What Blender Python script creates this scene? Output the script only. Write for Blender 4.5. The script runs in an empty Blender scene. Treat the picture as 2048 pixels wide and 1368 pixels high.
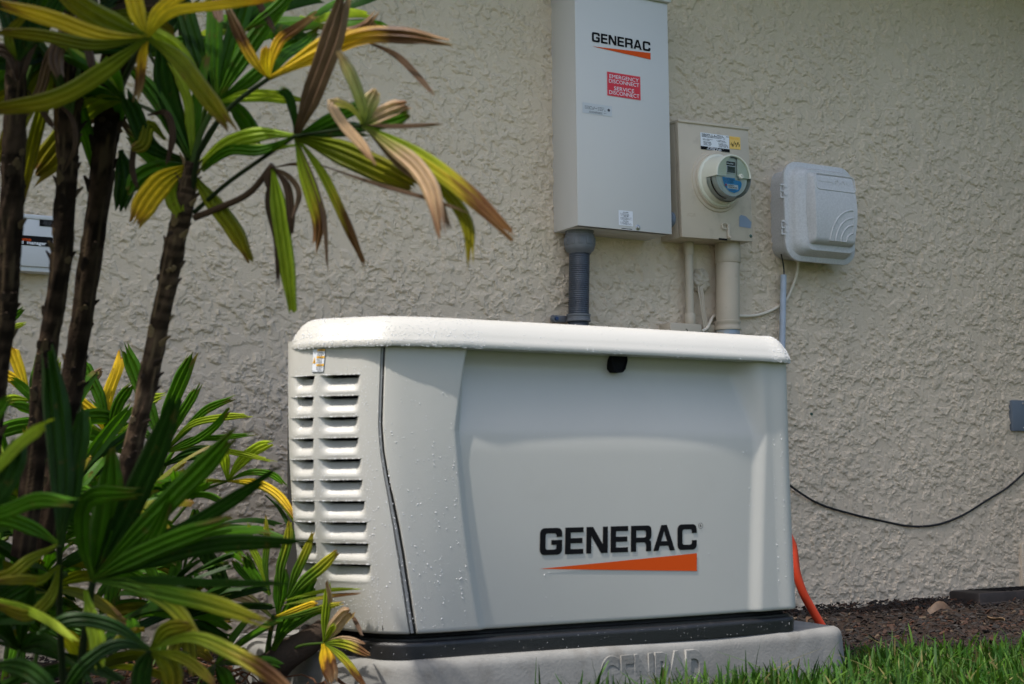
import bpy, bmesh, math, random
import numpy as np
from mathutils import Matrix, Vector

# ------------------------------------------------------------------ camera, world, sun
scene = bpy.context.scene
F_PX, YAW, PITCH, ROLL, CY, CZ = 2844.0, 0.52024, 0.0982, -0.00917, -3.78838, 0.49442
cyw, syw, cp, sp = math.cos(YAW), math.sin(YAW), math.cos(PITCH), math.sin(PITCH)
FW = np.array([syw*cp, cyw*cp, sp]); R0 = np.array([cyw, -syw, 0.0]); U0 = np.cross(R0, FW)
RT = R0*math.cos(ROLL)+U0*math.sin(ROLL); UP = U0*math.cos(ROLL)-R0*math.sin(ROLL)
CAM = np.array([0.0, CY, CZ])
cam_d = bpy.data.cameras.new('camera'); cam = bpy.data.objects.new('camera', cam_d)
scene.collection.objects.link(cam)
cam.matrix_world = Matrix(((RT[0], UP[0], -FW[0], 0), (RT[1], UP[1], -FW[1], CY), (RT[2], UP[2], -FW[2], CZ), (0, 0, 0, 1)))
cam_d.sensor_width = 36; cam_d.lens = F_PX/2048*36; cam_d.clip_start = 0.05; cam_d.clip_end = 500
cam_d.dof.use_dof = True; cam_d.dof.focus_distance = 4.1; cam_d.dof.aperture_fstop = 5.6
scene.camera = cam
SUN_EL, SUN_AZ = math.radians(60), math.radians(74)      # azimuth counted from the wall's normal towards the left
S = Vector((-math.sin(SUN_AZ)*math.cos(SUN_EL), -math.cos(SUN_AZ)*math.cos(SUN_EL), math.sin(SUN_EL)))
world = bpy.data.worlds.new('World'); scene.world = world; world.use_nodes = True
nt = world.node_tree; bg = nt.nodes['Background']; sky = nt.nodes.new('ShaderNodeTexSky')
sky.sky_type = 'NISHITA'; sky.sun_disc = False; sky.sun_elevation = SUN_EL
sky.sun_rotation = math.atan2(S.x, S.y); sky.air_density = 1.0; sky.dust_density = 3.0; sky.ozone_density = 1.0
nt.links.new(sky.outputs[0], bg.inputs[0]); bg.inputs[1].default_value = 0.15
sun_d = bpy.data.lights.new('sun', 'SUN'); sun = bpy.data.objects.new('sun', sun_d); scene.collection.objects.link(sun)
sun_d.energy = 2.7; sun_d.angle = math.radians(1.0); sun_d.color = (1.0, 0.95, 0.88)
sun.rotation_euler = S.to_track_quat('Z', 'Y').to_euler()
scene.view_settings.view_transform = 'Standard'; scene.view_settings.look = 'None'
scene.view_settings.exposure = 0.78; scene.view_settings.gamma = 1.0
scene.cycles.max_bounces = 7; scene.cycles.transparent_max_bounces = 8

# ------------------------------------------------------------------ helpers
C = scene.collection
rng = np.random.default_rng(7); random.seed(7)

def ray(px, py):
    return FW + RT*(px-1024)/F_PX + UP*(684-py)/F_PX
def at(px, py, y):                       # the point of the plane y = const seen at a pixel of the photo
    d = ray(px, py); return CAM + d*((y-CY)/d[1])
def atd(px, py, dist):                   # the point at a distance along the view axis
    return CAM + ray(px, py)*dist
def tag(o, label=None, cat=None, group=None, kind=None):
    if label: o['label'] = label
    if cat: o['category'] = cat
    if group: o['group'] = group
    if kind: o['kind'] = kind
    return o
def empty(name, loc, label, cat, group=None):
    o = bpy.data.objects.new(name, None); C.objects.link(o); o.location = loc; o.empty_display_size = 0.05
    return tag(o, label, cat, group)

class MB:
    def __init__(s): s.v = []; s.f = []; s.m = []; s.c = []; s.n = 0; s.hc = False
    def add(s, v, f, mat=0, col=None):
        v = np.asarray(v, float).reshape(-1, 3); s.v.append(v)
        for q in f: s.f.append(tuple(int(i)+s.n for i in q)); s.m.append(mat)
        if col is not None: s.hc = True
        s.c.append(np.broadcast_to(np.asarray(col if col is not None else (1, 1, 1), float), (len(v), 3)))
        s.n += len(v)
    def grid(s, G, mat=0, col=None, closed=False, flip=False):      # G: rows x cols x 3
        r, c = G.shape[:2]; f = []
        for i in range(r-1):
            for j in range(c if closed else c-1):
                a, b, cc, d = i*c+j, i*c+(j+1) % c, (i+1)*c+(j+1) % c, (i+1)*c+j
                f.append((a, d, cc, b) if flip else (a, b, cc, d))
        s.add(G.reshape(-1, 3), f, mat, None if col is None else np.asarray(col).reshape(-1, 3) if np.ndim(col) > 1 else col)
    def box(s, x0, x1, y0, y1, z0, z1, mat=0, bev=0.0, seg=2, M=None, col=None):
        bm = bmesh.new(); bmesh.ops.create_cube(bm, size=1)
        for v in bm.verts:
            v.co = ((x0+x1)/2+v.co.x*(x1-x0), (y0+y1)/2+v.co.y*(y1-y0), (z0+z1)/2+v.co.z*(z1-z0))
        if bev: bmesh.ops.bevel(bm, geom=list(bm.edges), offset=bev, segments=seg, affect='EDGES', profile=0.5)
        s.bm(bm, mat, M, col)
    def bm(s, bm, mat=0, M=None, col=None):
        bm.verts.index_update(); v = [(M @ q.co if M else q.co)[:] for q in bm.verts]
        f = [[q.index for q in fc.verts] for fc in bm.faces]; bm.free(); s.add(v, f, mat, col)
    def tube(s, pts, rad, mat=0, n=12, col=None, cap=True, flat=1.0):
        pts = np.asarray(pts, float); rad = np.broadcast_to(np.asarray(rad, float), (len(pts),))
        T = np.gradient(pts, axis=0); T /= np.linalg.norm(T, axis=1)[:, None]+1e-12
        ref = np.array([0, 0, 1.0]) if abs(T[0][2]) < 0.9 else np.array([1.0, 0, 0])
        A = np.cross(T[0], ref); A /= np.linalg.norm(A); G = []
        th = np.linspace(0, 2*np.pi, n, endpoint=False)
        for i in range(len(pts)):
            A = A-T[i]*(A@T[i]); A /= np.linalg.norm(A); B = np.cross(T[i], A)
            G.append(pts[i]+rad[i]*(np.cos(th)[:, None]*A+flat*np.sin(th)[:, None]*B))
        s.grid(np.array(G), mat, col, closed=True)
        if cap:
            s.add(G[0], [tuple(range(n))], mat, col); s.add(G[-1], [tuple(range(n))[::-1]], mat, col)
    def lathe(s, prof, cen, ax='y', mat=0, n=48, col=None):          # prof: (radius, offset along axis) ; axis -y or z
        G = []; th = np.linspace(0, 2*np.pi, n, endpoint=False)
        for r, o in prof:
            if ax == 'y': G.append(np.stack([cen[0]+r*np.cos(th), np.full(n, cen[1]-o), cen[2]+r*np.sin(th)], 1))
            else: G.append(np.stack([cen[0]+r*np.cos(th), cen[1]+r*np.sin(th), np.full(n, cen[2]+o)], 1))
        s.grid(np.array(G), mat, col, closed=True)
    def flat(s, V2, F, mp, mat=0, col=None):                         # 2-D mesh through a mapping
        if len(V2): s.add([mp(a, b) for a, b in V2], F, mat, col)
    def build(s, name, mats, parent=None, smooth=True, ang=40):
        me = bpy.data.meshes.new(name); V = np.concatenate(s.v) if s.v else np.zeros((0, 3))
        me.from_pydata(V.tolist(), [], s.f)
        if not isinstance(mats, (list, tuple)): mats = [mats]
        for m in mats: me.materials.append(m)
        me.polygons.foreach_set('material_index', s.m)
        if s.hc:
            a = me.color_attributes.new('Col', 'FLOAT_COLOR', 'POINT')
            c = np.concatenate(s.c); a.data.foreach_set('color', np.concatenate([c, np.ones((len(c), 1))], 1).ravel())
        me.update()
        if smooth: me.shade_smooth(); me.set_sharp_from_angle(angle=math.radians(ang))
        o = bpy.data.objects.new(name, me); C.objects.link(o)
        if parent: o.parent = parent; o.matrix_parent_inverse = Matrix.Translation(-Vector(root_loc(parent)))
        return o
def root_loc(p):
    return Vector(p.location) if p.parent is None else Vector((0, 0, 0))

def curve_fill(polys):                   # closed outlines -> filled 2-D mesh (holes by even-odd)
    cu = bpy.data.curves.new('outline', 'CURVE'); cu.dimensions = '2D'; cu.fill_mode = 'FRONT'
    for P in polys:
        sp_ = cu.splines.new('POLY'); sp_.points.add(len(P)-1)
        for q, (a, b) in zip(sp_.points, P): q.co = (a, b, 0, 1)
        sp_.use_cyclic_u = True
    return _to2d(cu)
def _to2d(cu):
    o = bpy.data.objects.new('tmp', cu); C.objects.link(o); bpy.context.view_layer.update()
    me = bpy.data.meshes.new_from_object(o.evaluated_get(bpy.context.evaluated_depsgraph_get()))
    V = [(v.co.x, v.co.y) for v in me.vertices]; F = [tuple(p.vertices) for p in me.polygons]
    bpy.data.objects.remove(o); bpy.data.meshes.remove(me); bpy.data.curves.remove(cu)
    return V, F
def text2d(txt, size=1.0, bold=0.0, align='LEFT', xs=1.0, space=1.0):
    cu = bpy.data.curves.new('lettering', 'FONT'); cu.body = txt; cu.size = size; cu.align_x = align; cu.offset = bold*size
    cu.space_character = space; cu.resolution_u = 4; cu.fill_mode = 'FRONT'
    V, F = _to2d(cu); return [(a*xs, b) for a, b in V], F
def arc(cx, cy, r, a0, a1, n=5, ry=None):
    ry = r if ry is None else ry
    return [(cx+r*math.cos(math.radians(a)), cy+ry*math.sin(math.radians(a))) for a in np.linspace(a0, a1, n)]
def wide_letters():                      # heavy squared extended capitals: name, width, outlines
    w = .98
    E = [(0, 0), (.82, 0), (.82, .19), (.25, .19), (.25, .405), (.78, .405), (.78, .6), (.25, .6), (.25, .81), (.82, .81), (.82, 1), (0, 1)]
    N = [(0, 0), (.23, 0), (.23, .66), (.68, 0), (.98, 0), (.98, 1), (.75, 1), (.75, .34), (.3, 1), (0, 1)]
    A = [(0, 0), (.25, 0), (.32, .19), (.74, .19), (.81, 0), (1.06, 0), (.67, 1), (.39, 1)]; Ah = [(.39, .37), (.67, .37), (.53, .77)]
    Cc = ([(w, .37)]+arc(w-.2, .2, .2, 0, -90)+arc(.2, .2, .2, -90, -180)+arc(.2, .8, .2, 180, 90)+arc(w-.2, .8, .2, 90, 0)+[(w, .65), (w-.25, .65)]
          + arc(w-.33, .72, .08, 0, 90)+arc(.33, .72, .08, 90, 180)+arc(.33, .28, .08, 180, 270)+arc(w-.33, .28, .08, 270, 360)+[(w-.25, .37)])
    G = ([(w, .55), (.5, .55), (.5, .37), (w-.25, .37)]+arc(w-.33, .28, .08, 0, -90)+arc(.33, .28, .08, 270, 180)+arc(.33, .72, .08, 180, 90)
         + arc(w-.33, .72, .08, 90, 0)+[(w-.25, .66), (w, .66)]+arc(w-.2, .8, .2, 0, 90)+arc(.2, .8, .2, 90, 180)+arc(.2, .2, .2, 180, 270)+arc(w-.2, .2, .2, 270, 360))
    Rr = [(0, 0), (.25, 0), (.25, .35), (.62, .35)]+arc(.62, .25, .1, 90, 0)+[(.72, 0), (.97, 0), (.97, .3)]+[(.95, .39), (.88, .43), (.95, .5), (.98, .58)]+arc(.8, .82, .18, 0, 90)+[(0, 1)]
    Rh = [(.25, .54), (.64, .54)]+arc(.64, .62, .08, -90, 0)+arc(.64, .73, .08, 0, 90)+[(.25, .81)]
    L = [(G, None, w), (E, None, .82), (N, None, .98), (E, None, .82), (Rr, Rh, .98), (A, Ah, 1.06), (Cc, None, w)]
    out = []; x = 0
    for P, Hh, ww in L:
        polys = [[(a+x, b) for a, b in P]]
        if Hh: polys.append([(a+x, b) for a, b in Hh])
        out.append(curve_fill(polys)); x += ww+(.09 if P is Rr else .13)
    return out, x-.13

def flat_map(x0, y, z0, s=1.0, sz=None, tilt=0.0):       # 2-D plane facing -y
    sz = s if sz is None else sz; c_, s_ = math.cos(tilt), math.sin(tilt)
    return lambda a, b: (x0+(a*s)*c_-(b*sz)*s_, y, z0+(a*s)*s_+(b*sz)*c_)
def rect(mb, mp, a0, a1, b0, b1, mat=0, nx=1, nz=1):
    G = np.array([[mp(a0+(a1-a0)*i/nx, b0+(b1-b0)*j/nz) for i in range(nx+1)] for j in range(nz+1)]); mb.grid(G, mat)
def fineprint(mb, mp, a0, a1, b, h, mat, seed=0, lines=1, dz=0, centre=False):   # words too small to read: broken strokes
    rs = random.Random(seed)
    for l in range(lines):
        a = a0+(rs.random()*.25*(a1-a0) if centre else 0); e = a1-rs.random()*.3*(a1-a0)
        while a < e:
            w = h*(.35+rs.random()*.35)
            if rs.random() < .86: rect(mb, mp, a, min(a+w, e), b-l*dz, b-l*dz+h*(.6+.4*rs.random()), mat)
            a += w+h*.28

# ------------------------------------------------------------------ materials
def mat(name, col, rough=0.6, metal=0.0, spec=0.5, bump=0.0, bscale=200, var=0.0, vscale=3.0, coat=0.0, attr=False, dirt=None, trans=0.0, tex='object', hue=None):
    m = bpy.data.materials.new(name); m.use_nodes = True; n = m.node_tree; b = n.nodes['Principled BSDF']
    b.inputs['Roughness'].default_value = rough; b.inputs['Metallic'].default_value = metal
    b.inputs['Specular IOR Level'].default_value = spec; b.inputs['Coat Weight'].default_value = coat
    b.inputs['Base Color'].default_value = (*col, 1)
    tc = n.nodes.new('ShaderNodeTexCoord'); last = None
    if attr:
        a = n.nodes.new('ShaderNodeAttribute'); a.attribute_name = 'Col'; last = a.outputs['Color']
    if var:
        no = n.nodes.new('ShaderNodeTexNoise'); no.inputs['Scale'].default_value = vscale; no.inputs['Detail'].default_value = 6
        n.links.new(tc.outputs['Object'], no.inputs['Vector'])
        mr = n.nodes.new('ShaderNodeMapRange'); mr.inputs['From Min'].default_value = .3; mr.inputs['From Max'].default_value = .7
        mr.inputs['To Min'].default_value = 1-var; mr.inputs['To Max'].default_value = 1+var; n.links.new(no.outputs['Fac'], mr.inputs['Value'])
        mx = n.nodes.new('ShaderNodeVectorMath'); mx.operation = 'SCALE'
        if last: n.links.new(last, mx.inputs[0])
        else: mx.inputs[0].default_value = col
        n.links.new(mr.outputs[0], mx.inputs['Scale']); last = mx.outputs[0]
    if dirt:                                            # (colour, scale, low, high, amount)
        dc, ds, lo, hi, am = dirt
        no = n.nodes.new('ShaderNodeTexNoise'); no.inputs['Scale'].default_value = ds; no.inputs['Detail'].default_value = 8; no.inputs['Roughness'].default_value = .65
        n.links.new(tc.outputs['Object'], no.inputs['Vector'])
        mr = n.nodes.new('ShaderNodeMapRange'); mr.inputs['From Min'].default_value = lo; mr.inputs['From Max'].default_value = hi; mr.inputs['To Max'].default_value = am
        n.links.new(no.outputs['Fac'], mr.inputs['Value'])
        mi = n.nodes.new('ShaderNodeMix'); mi.data_type = 'RGBA'; n.links.new(mr.outputs[0], mi.inputs['Factor'])
        if last: n.links.new(last, mi.inputs['A'])
        else: mi.inputs['A'].default_value = (*col, 1)
        mi.inputs['B'].default_value = (*dc, 1); last = mi.outputs['Result']
    if last: n.links.new(last, b.inputs['Base Color'])
    if bump:
        no = n.nodes.new('ShaderNodeTexNoise'); no.inputs['Scale'].default_value = bscale; no.inputs['Detail'].default_value = 5
        n.links.new(tc.outputs['Object'], no.inputs['Vector'])
        bp = n.nodes.new('ShaderNodeBump'); bp.inputs['Strength'].default_value = min(1, bump); bp.inputs['Distance'].default_value = .002
        n.links.new(no.outputs['Fac'], bp.inputs['Height']); n.links.new(bp.outputs[0], b.inputs['Normal'])
    if trans:                                           # leaves let light through
        tr = n.nodes.new('ShaderNodeBsdfTranslucent'); mxs = n.nodes.new('ShaderNodeMixShader'); mxs.inputs[0].default_value = trans
        out = n.nodes['Material Output']
        if last:
            g = n.nodes.new('ShaderNodeVectorMath'); g.operation = 'MULTIPLY'; n.links.new(last, g.inputs[0]); g.inputs[1].default_value = (1.5, 1.6, .9)
            n.links.new(g.outputs[0], tr.inputs['Color'])
        n.links.new(b.outputs[0], mxs.inputs[1]); n.links.new(tr.outputs[0], mxs.inputs[2]); n.links.new(mxs.outputs[0], out.inputs['Surface'])
    return m
M_stucco = mat('painted_stucco', (.63, .53, .405), .85, spec=.2, var=.04, vscale=2.2)
def stucco_bump(m):
    n = m.node_tree; tc = n.nodes.new('ShaderNodeTexCoord'); mp = n.nodes.new('ShaderNodeMapping'); mp.inputs['Scale'].default_value = (1, 1, 1.25); n.links.new(tc.outputs['Object'], mp.inputs[0])
    def layer(sc, det, ro, dist, lo, hi, am, soft=False):
        t = n.nodes.new('ShaderNodeTexNoise'); t.inputs['Scale'].default_value = sc; t.inputs['Detail'].default_value = det; t.inputs['Roughness'].default_value = ro; t.inputs['Distortion'].default_value = dist
        n.links.new(mp.outputs[0], t.inputs['Vector']); r = n.nodes.new('ShaderNodeMapRange'); r.interpolation_type = 'SMOOTHSTEP'
        for k_, v_ in (('From Min', lo), ('From Max', hi), ('To Min', 0), ('To Max', am)): r.inputs[k_].default_value = v_
        n.links.new(t.outputs['Fac'], r.inputs['Value']); return r.outputs[0]
    def op(o, x, y):
        q = n.nodes.new('ShaderNodeMath'); q.operation = o; n.links.new(x, q.inputs[0]); n.links.new(y, q.inputs[1]); return q.outputs[0]
    hh = layer(300, 3, .6, 0, .2, .8, .12)
    bp = n.nodes.new('ShaderNodeBump'); bp.inputs['Strength'].default_value = 1.0; bp.inputs['Distance'].default_value = .0065
    n.links.new(hh, bp.inputs['Height']); n.links.new(bp.outputs[0], n.nodes['Principled BSDF'].inputs['Normal'])
stucco_bump(M_stucco)
M_soffit = mat('soffit_paint', (.55, .52, .46), .7)
M_house = mat('generator_paint', (.49, .478, .44), .38, bump=.12, bscale=900, var=.02, vscale=4, dirt=((.34, .31, .26), 5, .60, .80, .14))
M_inside_shade = mat('interior_and_slot_shade', (.02, .02, .018), .8)
M_strip = mat('grey_trim', (.24, .245, .25), .4)
M_black = mat('black_plastic_base', (.014, .014, .015), .38, bump=.4, bscale=500, dirt=((.10, .09, .08), 40, .6, .75, .25))
M_blk = mat('black_print', (.005, .005, .006), .7, spec=.15)
M_org = mat('orange_print', (.66, .075, .004), .6, spec=.2)
M_conc = mat('concrete', (.23, .225, .21), .85, spec=.3, bump=.45, bscale=160, var=.16, vscale=9, dirt=((.12, .105, .085), 11, .54, .74, .6))
M_disc = mat('grey_enclosure_paint', (.59, .58, .565), .42, var=.012, vscale=4, bump=.05, bscale=700, dirt=((.30, .29, .27), 16, .70, .82, .25))
M_tan = mat('tan_enclosure_paint', (.53, .46, .36), .5, var=.04, vscale=8, dirt=((.24, .19, .14), 13, .56, .74, .40), bump=.1, bscale=500)
M_tanpipe = mat('tan_painted_pipe', (.47, .41, .315), .55, var=.05, vscale=8, dirt=((.22, .18, .13), 20, .62, .76, .35))
M_gpipe = mat('slate_grey_conduit', (.042, .052, .070), .42, var=.08, vscale=25)
M_gfit = mat('grey_pvc_fitting', (.13, .14, .155), .45, var=.05, vscale=20)
M_bpipe = mat('pale_blue_grey_pvc', (.36, .42, .50), .5, var=.08, vscale=25, dirt=((.30, .27, .22), 18, .6, .8, .4))
M_xf = mat('mottled_grey_plastic', (.52, .525, .53), .5, var=.10, vscale=160, bump=.25, bscale=500)
M_white = mat('white_label', (.72, .74, .78), .35)
M_red = mat('red_label', (.62, .008, .022), .35)
M_redrim = mat('faded_red_label_edge', (.70, .12, .13), .35)
M_yel = mat('yellow_label', (.80, .52, .13), .4)
M_warn = mat('amber_label', (.85, .45, .02), .4)
M_ink = mat('label_ink', (.05, .05, .06), .6)
M_meter = mat('meter_plastic', (.66, .665, .56), .35, var=.015)
M_lcd = mat('meter_display', (.035, .05, .035), .2)
M_blue = mat('blue_label', (.008, .26, .62), .35)
M_smoke = mat('smoked_plastic', (.02, .017, .015), .12, spec=.6)
M_meterin = mat('meter_inner_plate', (.55, .58, .56), .4)
M_steel = mat('zinc_screw', (.45, .45, .45), .3, metal=.9)
M_green = mat('green_paint_patch', (.04, .09, .07), .5)
M_bluegr = mat('blue_grey_patch', (.20, .255, .33), .5)
M_cable = mat('cream_cable', (.66, .60, .49), .5)
M_bcable = mat('black_cable', (.012, .013, .015), .45)
M_hose = mat('orange_conduit', (.58, .055, .02), .42, var=.05, vscale=30)
M_box = mat('pale_grey_box', (.62, .625, .64), .45)
M_drain = mat('dark_brown_plastic', (.022, .018, .018), .55, var=.2, vscale=30, dirt=((.07, .05, .045), 30, .55, .75, .5))
M_leaf = mat('palm_leaf', (.1, .2, .02), .45, spec=.2, attr=True, trans=.36, dirt=((.13, .075, .02), 45, .60, .72, .55), bump=.35, bscale=260)
M_stem = mat('fibrous_stem', (.06, .045, .035), .95, spec=.08, attr=True, bump=1.0, bscale=220)
M_mulch = mat('mulch_soil', (.022, .014, .010), .9, spec=.2, var=.5, vscale=55, bump=1.0, bscale=140)
M_chip = mat('bark_chips', (.1, .05, .03), .85, attr=True, bump=.5, bscale=300)
M_grass = mat('grass_blades', (.06, .12, .02), .55, spec=.18, attr=True, trans=.25)
M_lawn = mat('lawn_ground', (.055, .105, .012), .95, var=.4, vscale=12)
M_water = bpy.data.materials.new('water_bead'); M_water.use_nodes = True
_b = M_water.node_tree.nodes['Principled BSDF']; _b.inputs['Roughness'].default_value = .03; _b.inputs['Transmission Weight'].default_value = .35
_b.inputs['IOR'].default_value = 1.33; _b.inputs['Base Color'].default_value = (.97, .98, 1, 1)
M_glass = bpy.data.materials.new('meter_glass'); M_glass.use_nodes = True; _n = M_glass.node_tree; _n.nodes.remove(_n.nodes['Principled BSDF'])
_t = _n.nodes.new('ShaderNodeBsdfTransparent'); _t.inputs[0].default_value = (.95, .98, .96, 1); _g = _n.nodes.new('ShaderNodeBsdfGlossy'); _g.inputs['Roughness'].default_value = .04
_m = _n.nodes.new('ShaderNodeMixShader'); _f = _n.nodes.new('ShaderNodeFresnel'); _f.inputs[0].default_value = 1.45
_n.links.new(_f.outputs[0], _m.inputs[0]); _n.links.new(_t.outputs[0], _m.inputs[1]); _n.links.new(_g.outputs[0], _m.inputs[2]); _n.links.new(_m.outputs[0], _n.nodes['Material Output'].inputs[0])

# ------------------------------------------------------------------ numpy noise
def vnoise(x, y, seed):
    r = np.random.default_rng(seed); T = r.random((256, 256))
    xi = np.floor(x).astype(int); yi = np.floor(y).astype(int); fx = x-xi; fy = y-yi
    fx = fx*fx*(3-2*fx); fy = fy*fy*(3-2*fy)
    g = lambda a, b: T[a % 256, b % 256]
    return (g(xi, yi)*(1-fx)+g(xi+1, yi)*fx)*(1-fy)+(g(xi, yi+1)*(1-fx)+g(xi+1, yi+1)*fx)*fy
def fbm(x, y, f, o, seed, gain=.5):
    s = 0; a = 1; t = 0
    for k in range(o):
        s = s+a*vnoise(x*f+17.3*k, y*f+9.1*k, seed+k); t += a; a *= gain; f *= 2.03
    return s/t
def sst(a, b, x): t = np.clip((x-a)/(b-a), 0, 1); return t*t*(3-2*t)
def np_mesh(name, G, material, parent=None, extra=None, smooth=True):       # big regular grid as one mesh
    r, c = G.shape[:2]; V = G.reshape(-1, 3)
    i = np.arange(r-1)[:, None]*c+np.arange(c-1)[None]; F = np.stack([i, i+1, i+c+1, i+c], -1).reshape(-1, 4)
    if extra is not None:
        ev, ef = extra; F = np.concatenate([F, np.asarray(ef)+len(V)]); V = np.concatenate([V, np.asarray(ev, float)])
    me = bpy.data.meshes.new(name); me.vertices.add(len(V)); me.vertices.foreach_set('co', V.ravel())
    me.loops.add(F.size); me.loops.foreach_set('vertex_index', F.ravel().astype(np.int32))
    me.polygons.add(len(F)); me.polygons.foreach_set('loop_start', np.arange(0, F.size, 4, dtype=np.int32))
    me.update(calc_edges=True); me.materials.append(material)
    if smooth: me.polygons.foreach_set('use_smooth', np.ones(len(F), bool))
    o = bpy.data.objects.new(name, me); C.objects.link(o)
    if parent: o.parent = parent; o.matrix_parent_inverse = Matrix.Translation(-Vector(root_loc(parent)))
    return o

# ------------------------------------------------------------------ ground
def mulch_mask(x, y):
    e = -1.0+.05*np.sin(x*3.1)+.03*np.sin(x*9)
    right = sst(-.05, .05, y-e); left = sst(.12, -.12, x-(1.46+.08*np.sin(y*5)))
    return np.maximum(right, left)
lawn = MB()
lawn.add([(-60, -60, -.03), (60, -60, -.03), (60, 12, -.03), (-60, 12, -.03)], [(0, 1, 2, 3)])
tag(lawn.build('lawn', M_lawn), kind='structure')
gx, gy = np.arange(-2.2, 5.6, .02), np.arange(-3.4, .06, .02)
X, Y = np.meshgrid(gx, gy); mk = mulch_mask(X, Y)
Z = mk*(.012+.028*fbm(X, Y, 5, 4, 3)+.016*fbm(X, Y, 25, 3, 5)+.02*sst(-.5, 0, Y))+(1-mk)*(-.02)
tag(np_mesh('mulch_bed', np.stack([X, Y, Z], -1), M_mulch), kind='structure')
def zground(x, y):
    m = mulch_mask(np.float64(x), np.float64(y)); return float(m*(.012+.028*.5+.016*.5+.02*sst(-.5, 0, np.float64(y)))+(1-m)*(-.005))

# ------------------------------------------------------------------ house: stucco wall, unseen overhang shaped for shade
house = empty('house', (2, 0, 0), 'beige stucco house wall behind the generator, under an unseen overhang shaped to shade it', 'house wall')
st = .0023
wx, wz = np.arange(.42, 4.72, st), np.arange(-.04, 2.46, st)
X, Zg = np.meshgrid(wx, wz)
wq = .010*(fbm(X, Zg, 60, 3, 41, .6)-.5); n1 = fbm(X+Zg*.2+wq, Zg*1.15-wq, 33, 4, 11, .60); n2 = fbm(X+3-wq, Zg*1.2, 62, 3, 21, .60); calm = sst(.33, .47, fbm(X, Zg, 10, 4, 31, .6))
h = .0034*sst(.485, .505, n1)*(.35+.65*calm)+.0018*sst(.555, .575, n1)+.0022*sst(.515, .54, n2)*calm
h = h+.0008*fbm(X, Zg, 170, 2, 61)
patch = sst(.20, .05, np.abs(X-2.93))*sst(.22, .05, np.abs(Zg-1.16))                # trowelled smooth round the meter's pipes
h = h*(1-.75*patch)
edge = np.minimum.reduce([X-wx[0], wx[-1]-X, Zg-wz[0], wz[-1]-Zg]); h = h*sst(0, .03, edge)
x0, x1, z0, z1 = wx[0], wx[-1], wz[0], wz[-1]; XL, XR, ZB_, ZT_ = -7, 7.5, -.1, 2.68
EV = [(XL, 0, ZB_), (x0, 0, ZB_), (x0, 0, ZT_), (XL, 0, ZT_), (x1, 0, ZB_), (XR, 0, ZB_), (XR, 0, ZT_), (x1, 0, ZT_), (x0, 0, z0), (x1, 0, z0), (x0, 0, z1), (x1, 0, z1),
      (XL, .2, ZB_), (XL, .2, ZT_), (XR, .2, ZT_), (XR, .2, ZB_)]
EF = [(0, 1, 2, 3), (4, 5, 6, 7), (1, 4, 9, 8), (10, 11, 7, 2), (0, 3, 13, 12), (12, 13, 14, 15), (3, 2, 7, 6)]
EF[-1] = (3, 6, 14, 13)
np_mesh('wall', np.stack([X, -h, Zg], -1), M_stucco, house, (EV, EF))
del wq, X, Zg, n1, n2, calm, h, patch, edge
b = MB(); b.box(-7.2, 7.7, -.56, .25, 2.62, 2.72, bev=.004); b.box(-7.2, 7.7, -.60, -.56, 2.56, 2.74, bev=.004)  # out of view; sized to shade the wall and darken its top
b.build('shade_eave', M_soffit, house)
b = MB(); b.box(4.385, 4.915, -.016, .02, -.05, .245, bev=.004); b.build('plinth', M_stucco, house)
for q_, r_ in (((1624, 828), .0055), ((1591, 851), .003), ((1700, 862), .0025)):
    q_ = at(*q_, -.006); b = MB(); b.lathe([(0, .002), (r_*.8, .0015), (r_, -.004)], (q_[0], -.005, q_[2]), n=9); b.build('paint_speck', M_green, house)

# ------------------------------------------------------------------ generator
ZB, ZT = .189, .774
PT = np.array([(1.25, -.57), (1.135, -.86), (1.068, -1.02), (1.088, -1.058), (1.135, -1.106), (1.175, -1.144), (1.213, -1.165), (1.275, -1.180), (1.345, -1.188), (1.42, -1.190), (2.20, -1.175), (2.255, -1.168), (2.275, -1.145), (2.278, -1.1), (2.278, -.57)])
PB = np.array([(1.27, -.57), (1.168, -.80), (1.166, -.90), (1.176, -.975), (1.190, -1.04), (1.218, -1.110), (1.262, -1.150), (1.32, -1.160), (1.39, -1.162), (1.47, -1.165), (2.21, -1.170), (2.268, -1.163), (2.287, -1.14), (2.289, -1.1), (2.289, -.57)])
PL = np.array([(1.29, -.555), (1.150, -.86), (1.069, -1.03), (1.086, -1.066), (1.124, -1.11), (1.158, -1.146), (1.195, -1.176), (1.268, -1.198), (1.335, -1.208), (1.415, -1.209), (2.19, -1.196), (2.240, -1.192), (2.266, -1.172), (2.29, -1.1), (2.29, -.555)])
def catmull(P, u):
    n = len(P); u = np.clip(np.asarray(u, float), 0, n-1-1e-9); i = np.floor(u).astype(int); t = (u-i)[..., None]
    d = np.diff(P, axis=0); L = np.linalg.norm(d, axis=1); T = np.zeros_like(P); T[0] = d[0]/L[0]; T[-1] = d[-1]/L[-1]
    for k in range(1, n-1): T[k] = (d[k-1]/L[k-1]*L[k]+d[k]/L[k]*L[k-1])/(L[k-1]+L[k])
    m0 = T[i]*L[i][..., None]; m1 = T[i+1]*L[i][..., None]; p0 = P[i]; p1 = P[i+1]
    return (2*t**3-3*t**2+1)*p0+(t**3-2*t**2+t)*m0+(-2*t**3+3*t**2)*p1+(t**3-t**2)*m1
def plan(u, z):
    t = np.clip((np.asarray(z, float)-ZB)/(ZT-ZB), 0, 1); wb = ((1-t)**2.6)[..., None]
    return catmull(PT, u)*(1-wb)+catmull(PB, u)*wb
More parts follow.
